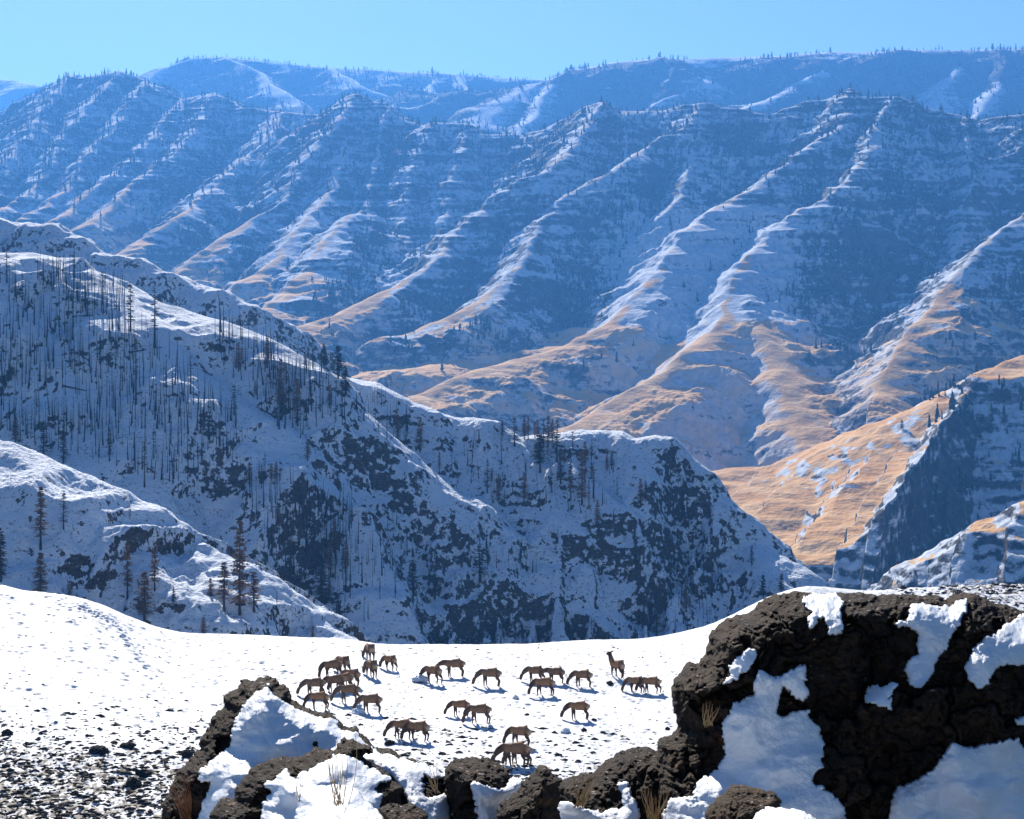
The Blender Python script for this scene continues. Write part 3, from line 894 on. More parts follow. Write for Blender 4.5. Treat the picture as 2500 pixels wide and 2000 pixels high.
for k, (pp, th) in enumerate((
        (c3((985, 150), (1010, 118), (1090, 110), (1180, 110), (1200, 160), (1185, 220), (1205, 290), (1195, 315), (1130, 310), (1115, 270), (1100, 240), (1070, 235), (1030, 290), (1020, 250), (1035, 210), (1000, 170)), .05),
        (c3((1560, 155), (1640, 165), (1720, 180), (1760, 175), (1810, 150), (1865, 140), (1845, 190), (1820, 260), (1800, 300), (1765, 340), (1745, 400), (1700, 450), (1680, 500), (1650, 560), (1615, 600), (1555, 590), (1530, 510), (1560, 470), (1600, 420), (1605, 330), (1570, 290), (1480, 270), (1500, 255), (1540, 260)), .06),
        (c3((2156, 215), (2120, 240), (2060, 280), (1990, 330), (1900, 390), (1880, 440), (1845, 510), (1870, 560), (1920, 600), (1960, 580), (2010, 500), (2080, 480), (2156, 490), (2250, 470), (2250, 190)), .07),
        (c3((1315, 625), (1330, 605), (1380, 605), (1410, 610), (1440, 580), (1465, 570), (1490, 590), (1470, 625), (1450, 650), (1460, 720), (1400, 700), (1330, 670)), .05),
        (c3((565, 585), (620, 545), (610, 490), (640, 455), (700, 410), (745, 395), (740, 440), (730, 480), (690, 520), (640, 560)), .05),
        (c3((735, 590), (750, 530), (775, 515), (800, 540), (850, 545), (900, 535), (930, 505), (1000, 485), (1010, 520), (1000, 580), (1030, 640), (980, 670), (950, 660), (925, 620), (890, 600), (865, 640), (860, 700), (845, 750), (900, 750), (960, 730), (1020, 720), (1040, 780), (1080, 820), (1095, 880), (1100, 950), (1095, 1020), (1050, 1050), (1040, 1100), (1100, 1130), (1180, 1190), (1220, 1260), (1230, 1400), (1200, 1700), (200, 1700), (260, 1260), (300, 1190), (380, 1175), (420, 1180), (440, 1090), (500, 1070), (550, 1010), (590, 950), (580, 890), (565, 800), (600, 750), (625, 680), (660, 680), (700, 650), (740, 620)), .10),
        (c3((1465, 1170), (1490, 1140), (1600, 1080), (1680, 1030), (1740, 950), (1790, 895), (1870, 920), (1950, 905), (2050, 890), (2120, 880), (2156, 930), (2290, 960), (2300, 1700), (1400, 1700), (1440, 1290), (1450, 1220)), .12),
        (c3((2120, 775), (2150, 765), (2180, 780), (2170, 800), (2130, 795)), .03))):
    big.snow(pp, th, 40 + k)

slab = Rock('boulder', c6((1295, 520), (1340, 480), (1400, 465), (1440, 450), (1510, 455), (1540, 410), (1600, 370), (1650, 330), (1720, 290), (1800, 280), (1900, 285), (1920, 300), (1925, 240), (1960, 220), (2010, 215), (2080, 230), (2160, 400), (2160, 1290), (1300, 1290)),
            12.4, .5, .55, M_LAVA, 'low sloping dark slab leaning on the left foot of the huge lava boulder', 13, 1.0)
slab.snow(c6((1670, 500), (1720, 490), (1750, 540), (1770, 600), (1790, 640), (1800, 690), (1780, 800), (1760, 1200), (1300, 1200), (1290, 800), (1330, 690), (1270, 640), (1290, 610), (1350, 610), (1420, 630), (1500, 655), (1570, 670), (1650, 660), (1700, 630), (1690, 570)), .07, 60)
slab.snow(c6((1960, 590), (1985, 570), (2050, 575), (2120, 580), (2150, 600), (2150, 760), (2050, 760), (2000, 680)), .06, 61)
peak = Rock('boulder', c6((935, 670), (950, 620), (1010, 580), (1060, 540), (1080, 490), (1120, 460), (1160, 430), (1180, 395), (1215, 400), (1260, 430), (1310, 480), (1300, 540), (1310, 600), (1290, 640), (1310, 700), (1310, 1290), (900, 1290), (925, 760)),
            11.0, .45, .42, M_LAVA, 'pointed dark rock without snow between the round capped rock and the sloping slab', 23, .9)
mid_rock = Rock('boulder', c6((600, 430), (620, 380), (660, 350), (720, 350), (780, 340), (860, 345), (920, 370), (980, 410), (1000, 460), (1090, 475), (1080, 560), (1010, 640), (1000, 1290), (600, 1290), (620, 600)),
                11.7, .45, .42, M_LAVA, 'round dark rock overhanging a pocket of snow, just left of the pointed rock', 33, .9)
mid_rock.snow(c6((765, 500), (800, 485), (850, 500), (900, 525), (940, 530), (985, 505), (1000, 465), (1030, 450), (1090, 475), (1070, 540), (1010, 590), (950, 620), (930, 650), (940, 700), (930, 900), (800, 900), (800, 640), (775, 560)), .07, 70)
left = Rock('boulder', c5((20, 1460), (60, 1365), (65, 1240), (130, 1110), (200, 960), (280, 860), (390, 750), (420, 640), (480, 540), (520, 450), (600, 380), (600, 310), (640, 250), (720, 220), (760, 150), (800, 145), (850, 165), (900, 140), (980, 125), (1060, 125), (1080, 190), (1160, 235), (1185, 330), (1260, 380), (1350, 410), (1430, 450), (1530, 455), (1590, 510), (1640, 560), (1740, 570), (1820, 640), (1880, 710), (1950, 770), (2060, 770), (2156, 830), (2200, 1000), (2200, 2150), (0, 2150)),
            13.0, .85, .40, M_LAVA, 'tall leaning dark rock under a thick sunlit snow cap at the left', 43, .9)
left.snow(c5((985, 185), (1010, 240), (1060, 300), (1130, 350), (1200, 400), (1300, 425), (1400, 470), (1500, 490), (1580, 520), (1590, 580), (1680, 600), (1760, 600), (1830, 680), (1900, 750), (1960, 800), (2060, 810), (2156, 860), (2190, 1000), (2100, 1300), (1200, 1500), (900, 1800), (450, 1900), (380, 1700), (385, 1365), (420, 1200), (500, 1020), (400, 1060), (390, 1040), (400, 940), (480, 880), (580, 800), (650, 700), (670, 600), (710, 480), (760, 400), (830, 300), (890, 250), (940, 240)), .12, 80, 'snow_cap', und=.15, undl=.6)
ledge = Rock('boulder', c5((450, 1400), (520, 1250), (580, 1200), (700, 1200), (705, 1120), (770, 1020), (840, 940), (920, 900), (1000, 855), (1090, 830), (1150, 845), (1280, 840), (1330, 790), (1400, 745), (1440, 775), (1570, 780), (1600, 720), (1640, 670), (1720, 680), (1780, 710), (1880, 740), (1890, 775), (1800, 790), (1850, 870), (1960, 930), (2060, 1000), (2110, 1060), (2156, 1080), (2170, 2150), (400, 2150)),
             11.4, 1.0, .35, M_LAVA, 'jagged dark ledge half buried in snow in front of the snow capped rock', 53, .9)
ledge.snow(c5((930, 1365), (950, 1220), (1000, 1150), (1030, 1120), (960, 1080), (970, 1050), (1060, 1000), (1140, 935), (1180, 1000), (1240, 1010), (1280, 950), (1330, 960), (1400, 900), (1480, 850), (1560, 810), (1650, 805), (1700, 830), (1770, 850), (1830, 890), (1900, 920), (1980, 970), (2060, 1020), (2000, 1040), (1930, 1060), (1920, 1110), (1980, 1160), (1960, 1240), (1990, 1700), (1980, 2050), (880, 2050)), .10, 90, und=.14, undl=.5)
snowed = Rock('boulder', c6((60, 640), (160, 520), (170, 480), (120, 400), (60, 330), (130, 290), (250, 325), (360, 345), (450, 370), (540, 410), (600, 440), (640, 470), (650, 560), (650, 1290), (60, 1290)),
              11.9, .8, .35, M_LAVA, 'dark rock under a curling sunlit snow lip, between the jagged ledge and the round rock', 63, .8)
snowed.snow(c6((60, 335), (130, 285), (250, 318), (360, 338), (450, 362), (540, 402), (600, 432), (630, 458), (540, 452), (470, 438), (455, 480), (480, 560), (500, 590), (560, 560), (620, 570), (640, 710), (640, 900), (400, 900), (390, 660), (350, 540), (300, 490), (260, 440), (180, 410), (100, 370)), .10, 95, und=.08)
rub = Rock('boulder', c6((180, 700), (200, 650), (260, 625), (330, 640), (380, 630), (440, 650), (490, 690), (510, 900), (510, 1250), (150, 1250)), 10.4, .6, .25, M_LAVA, 'small lumpy brown rock at the lower edge below the curling snow lip', 73, .8)
low = Rock('boulder', c3((470, 1340), (490, 1290), (500, 1240), (540, 1200), (600, 1150), (650, 1125), (710, 1130), (780, 1155), (850, 1165), (880, 1195), (870, 1240), (840, 1300), (900, 1400), (900, 1760), (400, 1760)),
           10.0, .6, .35, M_BROWN, 'small brown lichen covered rock in the snow before the huge lava boulder', 83, .9)
# snow banked against the rocks, running down to the camera's feet
for nm, pp, Y0, lean, sd in (('snow_drift', c3((740, 1262), (800, 1240), (900, 1242), (1000, 1258), (1070, 1300), (1200, 1420), (1250, 1760), (600, 1760)), 9.6, 1.9, 5),
                             ('snow_drift', c5((1250, 1250), (1230, 1150), (1260, 1100), (1400, 1090), (1560, 1075), (1700, 1090), (1780, 1130), (1810, 1190), (1900, 1270), (1980, 1330), (2060, 1500), (2060, 2150), (1100, 2150)), 10.3, 2.1, 6)):
    r_ = Rock(nm, pp, Y0, lean, .16, M_SNOWCAP, None, sd, .12, 2.4, 3.0)
    del r_.o['category']
    tag(r_.o, kind='stuff')

# ------------------------------------------------------------------ dry grass and twigs


def blades_mesh(specs, wd=.004):
    """specs: base, tip, sag; each blade a thin three-sided bent stalk"""
    V, Fc = [], []
    for b, t, sag in specs:
        b = Vector(b); t = Vector(t)
        n = 5; i0 = len(V)
        ax = (t - b).normalized()
        u = ax.cross(Vector((0, 1, 0.3))).normalized(); w = ax.cross(u)
        for k in range(n + 1):
            f = k / n
            c = b.lerp(t, f) + Vector((sag[0], sag[1], sag[2])) * (f * (1 - f) * 4)
            r = wd * (1 - .75 * f)
            for a in range(3):
                V.append(c + (u * math.cos(a * 2.094) + w * math.sin(a * 2.094)) * r)
        for k in range(n):
            for a in range(3):
                p = i0 + k * 3 + a; q = i0 + k * 3 + (a + 1) % 3
                Fc.append((p, q, q + 3, p + 3))
    return mesh_np('blades', np.array([tuple(v) for v in V]), np.array(Fc))


M_STRAW = flat_mat('dry_straw', (0.30, 0.20, 0.10), (0.42, 0.30, 0.16), 9)
M_RUST = flat_mat('rusty_grass', (0.12, 0.05, 0.025), (0.20, 0.10, 0.05), 9)
M_TWIG = flat_mat('dark_twig', (0.035, 0.026, 0.02), (0.07, 0.05, 0.035), 3)


def tuft(px, py, Y, n, h, spread, lean, mat, label, seed, wd=.003):
    r = random.Random(seed)
    sp = []
    for k in range(n):
        a = r.uniform(-1, 1); hh = h * r.uniform(.55, 1.0)
        b = (r.gauss(0, .02), r.gauss(0, .02), -.03)
        sp.append((b, (a * spread * hh + lean * hh, r.uniform(-.3, .3) * spread * hh, hh), (a * .1 * hh, 0, r.uniform(0, .06) * hh)))
    o = link('dry_grass_tuft', blades_mesh(sp, wd), mat)
    o.location = W(px, py, Y)
    tag(o, label, 'grass tuft', 'dry grass tufts among the rocks')


tuft(826, 1952, 10.0, 14, .34, .16, -.05, M_STRAW, 'fan of tall straw stalks rising from the sunlit snow', 1)
tuft(848, 1951, 10.05, 2, .48, .05, -.02, M_STRAW, 'two lone very tall straw stalks beside the fan of stalks', 2)
tuft(733, 1944, 10.3, 4, .13, .2, 0, M_STRAW, 'few short straw stalks poking from the snow by the jagged ledge', 3)
tuft(455, 1990, 11.9, 34, .30, .3, -.30, M_RUST, 'rusty brown grass lying against the foot of the tall leaning rock', 4)
tuft(1600, 2000, 11.0, 30, .20, .5, .0, M_STRAW, 'straw grass clump at the foot of the sloping slab', 5)
tuft(1415, 1960, 11.3, 16, .26, .45, .25, M_STRAW, 'bent straw grass between the pointed rock and the sloping slab', 6)
tuft(1066, 1925, 11.0, 8, .16, .4, -.3, M_STRAW, 'thin straws hanging over the dark rock with the curling snow lip', 7)
tuft(1730, 1760, 11.0, 14, .12, .6, .2, M_STRAW, 'small yellowish grass clump growing on the left side of the huge boulder', 8)

p = L_FIELD.hit(2335, 1452)
sp = []
for k in range(46):
    a = random.uniform(0, 6.28); l = random.uniform(.5, 1.25); e = random.uniform(.25, 1.2)
    sp.append(((random.gauss(0, .15), random.gauss(0, .15), -.1), (math.cos(a) * l * math.cos(e) * 1.1, math.sin(a) * l * math.cos(e), l * math.sin(e)), (0, 0, .08)))
o = link('shrub', blades_mesh(sp, .022), M_TWIG); o.location = p
tag(o, 'bare dark twiggy shrub on the snow beyond the huge boulder', 'shrub')

# ------------------------------------------------------------------ stones on the snowfield
M_STONE = rock_mat('field_stone', (0.03, 0.026, 0.024), (0.06, 0.05, 0.042), (0.12, 0.10, 0.085), 2.0)
import bmesh


def stone_mesh(seed, flat=.6):
    bm = bmesh.new()
    bmesh.ops.create_icosphere(bm, subdivisions=4, radius=1)
    V = np.array([v.co[:] for v in bm.verts])
    d = 1 + .35 * fbm(V[:, 0] * 1.3 + V[:, 2] * .9, V[:, 1] * 1.3 - V[:, 2] * .7, seed, 4, .6) + .12 * ridged(V[:, 0] * 3 + V[:, 2], V[:, 1] * 3 + 2 * V[:, 2], seed + 3, 2)
    for v, k in zip(bm.verts, d):
        v.co *= float(k); v.co.z *= flat
    me = bpy.data.meshes.new('stone')
    bm.to_mesh(me); bm.free()
    return me


stones = [stone_mesh(s, f) for s, f in ((1, .6), (5, .75), (9, .5), (12, .65))]
for m_ in stones: m_.materials.append(M_STONE)


def c2(x, y): return 700 + x / 2.156, 1500 + y / 2.156
def c1(x, y): return x / 2.156, 1400 + y / 2.156


for i, ((px, py), w, cap, label) in enumerate((
        (c2(697, 352), 70, 1, 'snow covered stone beside the muzzle of a grazing elk'),
        (c2(1205, 442), 30, 1, 'round bluish stone alone on the bare snow in mid field'),
        (c2(375, 520), 62, 1, 'snow dusted stone heap behind the lowest elk of the left group'),
        (c2(1470, 620), 44, 1, 'snow topped stone below the lone grazing elk'),
        (c2(1702, 366), 36, 0, 'dark stone left of the two overlapping elk on the right'),
        (c2(1565, 612), 26, 0, 'small square dark stone right of a snow topped stone'),
        (c2(1265, 530), 24, 0, 'small dark stone on the snow above the lowest pair of elk'),
        (c2(1618, 558), 24, 0, 'small dark stone right of the lone grazing elk'),
        (c2(540, 682), 50, 0, 'dark stone at the feet of the pair of elk near the ledge'),
        (c2(2005, 606), 26, 0, 'dark stone on the snow close to the huge boulder'),
        (c1(670, 915), 70, 0, 'large dark stone in the rubble left of the tall leaning rock'),
        (c1(985, 962), 64, 0, 'dark stone almost touching the tall leaning rock'),
        (c1(755, 1062), 72, 0, 'dark flat stone in the lower left rubble, wider than its neighbours'),
        (c1(700, 1118), 80, 0, 'low dark stone nearest the bottom of the rubble field'),
        (c1(520, 940), 90, 0, 'flat black stone at the upper edge of the left rubble'),
        (c1(35, 845), 50, 0, 'dark stone at the far left rim of the rubble'),
        (c3((1520, 80))[0], 34, 0, 'dark stone on the snow strip behind the huge boulder'))):
    P = L_FIELD.hit(px, py)
    r = w / 2.156 / FPX * P.y * .5
    o = link('stone', stones[i % 4]); o.location = P + Vector((0, 0, r * .15)); o.scale = (r, r * .9, r); o.rotation_euler = (0, 0, i * 1.3)
    tag(o, label, 'stone')
    if cap:
        me = stones[i % 4].copy(); V = np.zeros(len(me.vertices) * 3, np.float32)
        me.vertices.foreach_get('co', V); V = V.reshape(-1, 3)
        nrm = V / np.linalg.norm(V, axis=1)[:, None]
        g = sst(-.55, -.1, nrm[:, 2] + .25 * nrm[:, 1] + .1 * fbm(V[:, 0] * 2, V[:, 1] * 2, 4, 2))
        V = V * (1 - .12 * (1 - g))[:, None] + nrm * (.07 * g)[:, None]
        me.vertices.foreach_set('co', V.ravel()); me.materials.clear()
        link('snow_cap', me, M_SNOWCAP, o)


def rubble(n, sel, smin, smax, name, mat):
    """n small broken stones merged as ground cover"""
    prob = sel.ravel() / sel.sum()
    idx = rng.choice(prob.size, n, p=prob)
    jx = L_FIELD.X.ravel()[idx] + rng.normal(0, .1, n); jy = L_FIELD.Y.ravel()[idx] + rng.normal(0, .1, n)
    jz = L_FIELD.Z.ravel()[idx]
    T = np.array([(1, 0, 0), (.35, .9, .1), (-.6, .75, 0), (-1, -.1, .1), (-.4, -.9, 0), (.6, -.8, .1), (.2, .1, .75), (-.3, -.1, .6), (0, 0, -.4)])
    tf = np.array([(0, 1, 6), (1, 2, 6), (2, 3, 7), (3, 4, 7), (4, 5, 7), (5, 0, 6), (2, 7, 6), (5, 6, 7), (1, 0, 8), (2, 1, 8), (3, 2, 8), (4, 3, 8), (5, 4, 8), (0, 5, 8)])
    s = smin * (smax / smin) ** (rng.random(n) ** 1.8)
    a = rng.random(n) * 6.28
    v = T[None] * (1 + .35 * rng.normal(size=(n, 9, 1))) * s[:, None, None]
    v[..., 0] *= 1.2
    ca, sa = np.cos(a)[:, None], np.sin(a)[:, None]
    x = v[..., 0] * ca - v[..., 1] * sa; y = v[..., 0] * sa + v[..., 1] * ca
    x = x * 1.5
    v = np.stack([x + jx[:, None], y + jy[:, None], v[..., 2] * .8 + jz[:, None]], -1).reshape(-1, 3)
    f = (tf[None] + (np.arange(n) * 9)[:, None, None]).reshape(-1, 3)
    tag(link(name, mesh_np(name, v, f, False), mat), kind='stuff')


G = L_FIELD.attrs['gravel']
rubble(13000, np.clip(G - .08, 0, 1) ** 1.1 * (L_FIELD.Y > 98) * (L_FIELD.Y < 168), .05, .21, 'loose_rubble', M_STONE)
rubble(2600, (L_FIELD.Y > 108) * (L_FIELD.Y < 166) * 1.0, .03, .10, 'scattered_grass_tips', M_TWIG)

# ================================================================== elk
M_ELK = NT('elk_hide', .85, .1)
c_ = M_ELK.attr('hide', 'Color')
nz_ = M_ELK.noise(M_ELK.obj(), 9, 3)
rn_ = M_ELK.n('ShaderNodeObjectInfo').outputs['Random']
c_ = M_ELK.mix(M_ELK.mul(rn_, .55), c_, M_ELK.mix(rn_, (0.26, 0.15, 0.09), (0.19, 0.14, 0.10)))
M_ELK.color(M_ELK.mix(M_ELK.step(nz_, .2, .8, 0, .35), c_, (0.05, 0.035, 0.022)))
M_ELK = M_ELK.m
M_ANT = flat_mat('antler_bone', (0.30, 0.24, 0.16), (0.40, 0.33, 0.24), 5)


def skin(name, chains, sub=2):
    """chains of (x, y, z, r); a chain may start at ('@', i, j): vertex j of chain i"""
    V, E, Rr, ids = [], [], [], []
    for ch in chains:
        row = []; prev = None
        for p in ch:
            if p[0] == '@':
                prev = ids[p[1]][p[2]]; row.append(prev); continue
            V.append(p[:3]); Rr.append(p[3]); k = len(V) - 1
            if prev is not None: E.append((prev, k))
            prev = k; row.append(k)
        ids.append(row)
    me = bpy.data.meshes.new(name)
    me.from_pydata(V, E, [])
    o = bpy.data.objects.new(name, me); COL.objects.link(o)
    m = o.modifiers.new('skin', 'SKIN')
    m.use_smooth_shade = True; m.branch_smoothing = .4
    sv = me.skin_vertices[0].data
    for k, r in enumerate(Rr):
        rr = r if isinstance(r, tuple) else (r, r)
        sv[k].radius = rr
        sv[k].use_root = k == 0
    o.modifiers.new('sub', 'SUBSURF').levels = sub
    dg = bpy.context.evaluated_depsgraph_get()
    out = bpy.data.meshes.new_from_object(o.evaluated_get(dg))
    bpy.data.objects.remove(o); bpy.data.meshes.remove(me)
    out.name = name
    return out


def elk_mesh(pose, stride):
    body = [(-.10, 0, 1.05, (.31, .36)), (.25, 0, 1.03, (.32, .38)), (.50, 0, 1.08, (.28, .36)), (.68, 0, 1.12, (.22, .29))]
    if pose == 'graze':
        neck = [('@', 0, 3), (.94, 0, .98, .24), (1.10, 0, .80, .19), (1.22, 0, .66, .165), (1.32, 0, .54, .195), (1.37, 0, .34, .165), (1.39, 0, .11, .125)]
    elif pose == 'nibble':
        neck = [('@', 0, 3), (.94, .04, .95, .24), (1.06, .10, .76, .19), (1.13, .16, .60, .165), (1.19, .22, .50, .195), (1.21, .27, .30, .16), (1.20, .30, .08, .12)]
    elif pose == 'level':
        neck = [('@', 0, 3), (.90, 0, 1.12, .24), (1.10, 0, 1.04, .20), (1.26, 0, .97, .18), (1.36, 0, .92, .20), (1.50, 0, .78, .145), (1.60, 0, .66, .115)]
    else:
        neck = [('@', 0, 3), (.80, 0, 1.32, .24), (.88, 0, 1.54, .19), (.95, 0, 1.70, .17), (1.01, .02, 1.82, .20), (1.17, .06, 1.77, .14), (1.29, .09, 1.71, .11)]
    hind = [('@', 0, 0), (-.42, 0, 1.09, (.30, .35)), (-.62, 0, 1.10, (.26, .30)), (-.76, 0, 1.04, .17)]
    tail = [('@', 2, 3), (-.80, 0, .98, .05), (-.82, 0, .88, .03)]
    ch = [body, neck, hind, tail]
    for sd, o in ((1, stride), (-1, -stride)):
        ch.append([('@', 0, 2), (.46, .14 * sd, .82, .17), (.44 + o * .5, .15 * sd, .62, .115), (.45 + o, .14 * sd, .38, .066), (.42 + o * 1.1, .14 * sd, .10, .045), (.45 + o * 1.2, .14 * sd, .015, .06)])
        ch.append([('@', 2, 2), (-.52, .15 * sd, .88, .21), (-.44 - o * .5, .16 * sd, .68, .15), (-.64 - o, .15 * sd, .46, .075), (-.58 - o * .9, .15 * sd, .11, .048), (-.55 - o * .8, .15 * sd, .015, .06)])
        hx, hy, hz = neck[4][:3]
        ch.append([('@', 1, 4), (hx - .06, hy + .13 * sd, hz + .10, .05), (hx - .10, hy + .23 * sd, hz + .15, .065), (hx - .12, hy + .32 * sd, hz + .17, .02)])
    me = skin('elk', ch)
    n = len(me.vertices); V = np.zeros(n * 3, np.float32); me.vertices.foreach_get('co', V); V = V.reshape(-1, 3)
    fl = 1 + .0 * V[:, 1]
    x, z = V[:, 0], V[:, 2]
    back = np.array((0.42, 0.225, 0.115)); dark = np.array((0.085, 0.050, 0.034)); pale = np.array((0.62, 0.48, 0.33))
    legs = sst(.78, .62, z) * (x < .62)
    dk = np.clip(sst(.58, .85, x) + legs + .7 * sst(.95, .8, z), 0, 1)[:, None]
    c = back * (1 - dk) + dark * dk
    rp = (sst(-.60, -.72, x) * sst(.72, .86, z))[:, None]
    c = c * (1 - rp) + pale * rp
    ca = np.ones((n, 4), np.float32); ca[:, :3] = c
    me.attributes.new('hide', 'FLOAT_COLOR', 'POINT').data.foreach_set('color', ca.ravel())
    me.materials.append(M_ELK)
    return me


EM = {('graze', 0): elk_mesh('graze', .07), ('graze', 1): elk_mesh('graze', -.12), ('nibble', 0): elk_mesh('nibble', .10), ('nibble', 1): elk_mesh('nibble', -.05),
      ('level', 0): elk_mesh('level', .05), ('alert', 0): elk_mesh('alert', .10)}
ELK = [  # crop x, y of the feet, heading, pose, size, label
    (298, 308, (-.62, .75), ('graze', 1), 1.0, 'elk turned half away behind the reddish elk at the top left of the herd'),
    (240, 328, (-.8, -.35), ('nibble', 0), 1.0, 'reddish brown elk grazing in front of a half hidden elk, upper left group'),
    (438, 240, (-.35, .92), ('nibble', 1), 1.0, 'elk seen from behind with its head down, topmost of all'),
    (446, 330, (-.50, .80), ('graze', 0), 1.0, 'elk seen from behind, just below the topmost elk'),
    (545, 293, (-.68, .62), ('graze', 1), .9, 'small elk standing alone right of the two elk seen from behind'),
    (150, 428, (-1, .05), ('graze', 0), 1.0, 'broadside elk at the far left of the herd, nose to the snow'),
    (172, 500, (-1, .12), ('nibble', 1), .95, 'pale tan elk nearest the tall leaning rock'),
    (258, 410, (-.95, -.2), ('nibble', 0), 1.0, 'brown elk in the middle of the crowded left group, its rump hidden by others'),
    (302, 398, (-.85, -.35), ('graze', 1), .95, 'tan elk sandwiched between two others in the crowded left group'),
    (345, 374, (-.85, .5), ('graze', 0), .95, 'dark elk with only its hindquarters showing behind the crowded left group'),
    (330, 463, (-1, .05), ('graze', 1), 1.0, 'grey brown elk walking below the crowded left group'),
    (447, 517, (-.95, .2), ('graze', 0), 1.0, 'elk lowest and rightmost in the left group, above a snowy stone heap'),
    (772, 360, (-.78, .5), ('graze', 1), 1.0, 'elk nosing a snow covered stone'),
    (885, 327, (-1, 0), ('level', 0), 1.05, 'elk with its neck held level instead of down to the snow'),
    (1075, 378, (-.96, .15), ('graze', 0), 1.05, 'broadside elk grazing alone in the middle of the field'),
    (1312, 357, (-.82, .3), ('graze', 1), .95, 'elk whose legs are hidden by another elk in the middle right group of three'),
    (1358, 426, (-.92, .15), ('nibble', 0), 1.0, 'front elk of the middle right group of three'),
    (1418, 362, (-.80, .35), ('level', 0), .92, 'rear elk of the middle right group of three, head half lowered'),
    (1560, 380, (-.86, .3), ('graze', 0), .95, 'young bull elk with thin spike antlers'),
    (1742, 330, (-.55, .72), ('alert', 0), 1.0, 'only elk with its head raised, looking out from the slope'),
    (1840, 413, (-.72, .45), ('nibble', 1), .92, 'left elk of the overlapping pair close to the huge boulder'),
    (1922, 414, (-.85, .3), ('graze', 1), .92, 'right elk of the overlapping pair close to the huge boulder'),
    (915, 534, (-.95, .1), ('graze', 0), .85, 'small pale elk behind a larger dark one in mid field'),
    (1018, 573, (-.95, .08), ('nibble', 0), 1.0, 'dark elk overlapping a small pale one in mid field'),
    (1540, 552, (-.95, .15), ('graze', 0), .95, 'elk grazing by itself right of centre, above a snow topped stone'),
    (612, 652, (-.97, .05), ('graze', 1), .95, 'left elk of the grey pair by the rubble edge'),
    (695, 664, (-.9, .3), ('nibble', 1), .97, 'right elk of the grey pair by the rubble edge'),
    (1232, 688, (-.82, .35), ('nibble', 0), .95, 'upper elk of the two nearest the front rocks'),
    (1205, 798, (-1, .0), ('graze', 1), 1.12, 'large reddish elk nearest the front rocks'),
    (1232, 790, (-.98, .1), ('nibble', 0), .95, 'elk almost hidden behind the large reddish elk, only legs and muzzle showing')]
for x, y, hd, pose, sc, label in ELK:
    P = L_FIELD.hit(*c2(x, y))
    o = link('elk', EM[pose])
    o.location = P - Vector((0, 0, .03)); o.scale = (sc,) * 3
    o.rotation_euler = (0, 0, math.atan2(hd[1], hd[0]))
    tag(o, label, 'elk', 'elk grazing on the snowfield')
    if 'antlers' in label:
        for sd in (1, -1):
            link('antler', blades_mesh([((1.30, .06 * sd, .60), (1.42, .24 * sd, 1.12), (.14, .05 * sd, .02)), ((1.42, .15 * sd, .82), (1.60, .18 * sd, .98), (0, 0, 0))], .03), M_ANT, o)

# ================================================================== trees
M_CHAR = flat_mat('charred_wood', (0.022, 0.020, 0.020), (0.055, 0.047, 0.042), .6)
M_BARK = flat_mat('pine_bark', (0.04, 0.030, 0.024), (0.08, 0.058, 0.043), .8)
M_GREEN = flat_mat('dark_needles', (0.020, 0.034, 0.020), (0.040, 0.058, 0.030), .9)
M_RUSTN = flat_mat('rusty_needles', (0.19, 0.11, 0.055), (0.30, 0.185, 0.10), .9)
M_GREYN = flat_mat('grey_dead_twigs', (0.07, 0.058, 0.046), (0.13, 0.10, 0.075), .9)


def trunk_mesh(H, r, bend, seed, n=6, stubs=0, top=.12):
    R_ = random.Random(seed)
    V, Fc = [], []
    bx, by = R_.uniform(-bend, bend), R_.uniform(-bend, bend)
    K = 7

    def centre(f): return Vector((bx * f * f * H, by * f * f * H, f * H))
    for k in range(K + 1):
        f = k / K
        rr = r * (1 - (1 - top) * f) * (1.35 if k == 0 else 1)
        for a in range(n):
            V.append(centre(f) + Vector((math.cos(a * 6.2832 / n) * rr, math.sin(a * 6.2832 / n) * rr, -.6 if k == 0 else 0)))
    for k in range(K):
        for a in range(n):
            Fc.append((k * n + a, k * n + (a + 1) % n, (k + 1) * n + (a + 1) % n, (k + 1) * n + a))
    for k in range(stubs):
        f = R_.uniform(.22, .98); c = centre(f); a = R_.uniform(0, 6.28); l = H * R_.uniform(.03, .10) * (1.25 - f)
        dv = Vector((math.cos(a), math.sin(a), R_.uniform(-.5, .35)))
        tip = c + dv * l; w = max(.03, r * .18); i0 = len(V)
        V += [c + Vector((0, 0, w)), c - Vector((0, 0, w)), tip, c + Vector((math.sin(a) * w, -math.cos(a) * w, 0))]
        Fc += [(i0, i0 + 1, i0 + 2, i0 + 2), (i0 + 1, i0 + 3, i0 + 2, i0 + 2), (i0 + 3, i0, i0 + 2, i0 + 2)]
    quads = np.array([f for f in Fc if len(set(f)) == 4]); tris = np.array([f[:3] for f in Fc if len(set(f)) == 3]).reshape(-1, 3)
    me = bpy.data.meshes.new('trunk')
    me.from_pydata([tuple(v) for v in V], [], [tuple(map(int, q)) for q in quads] + [tuple(map(int, t)) for t in tris])
    return me


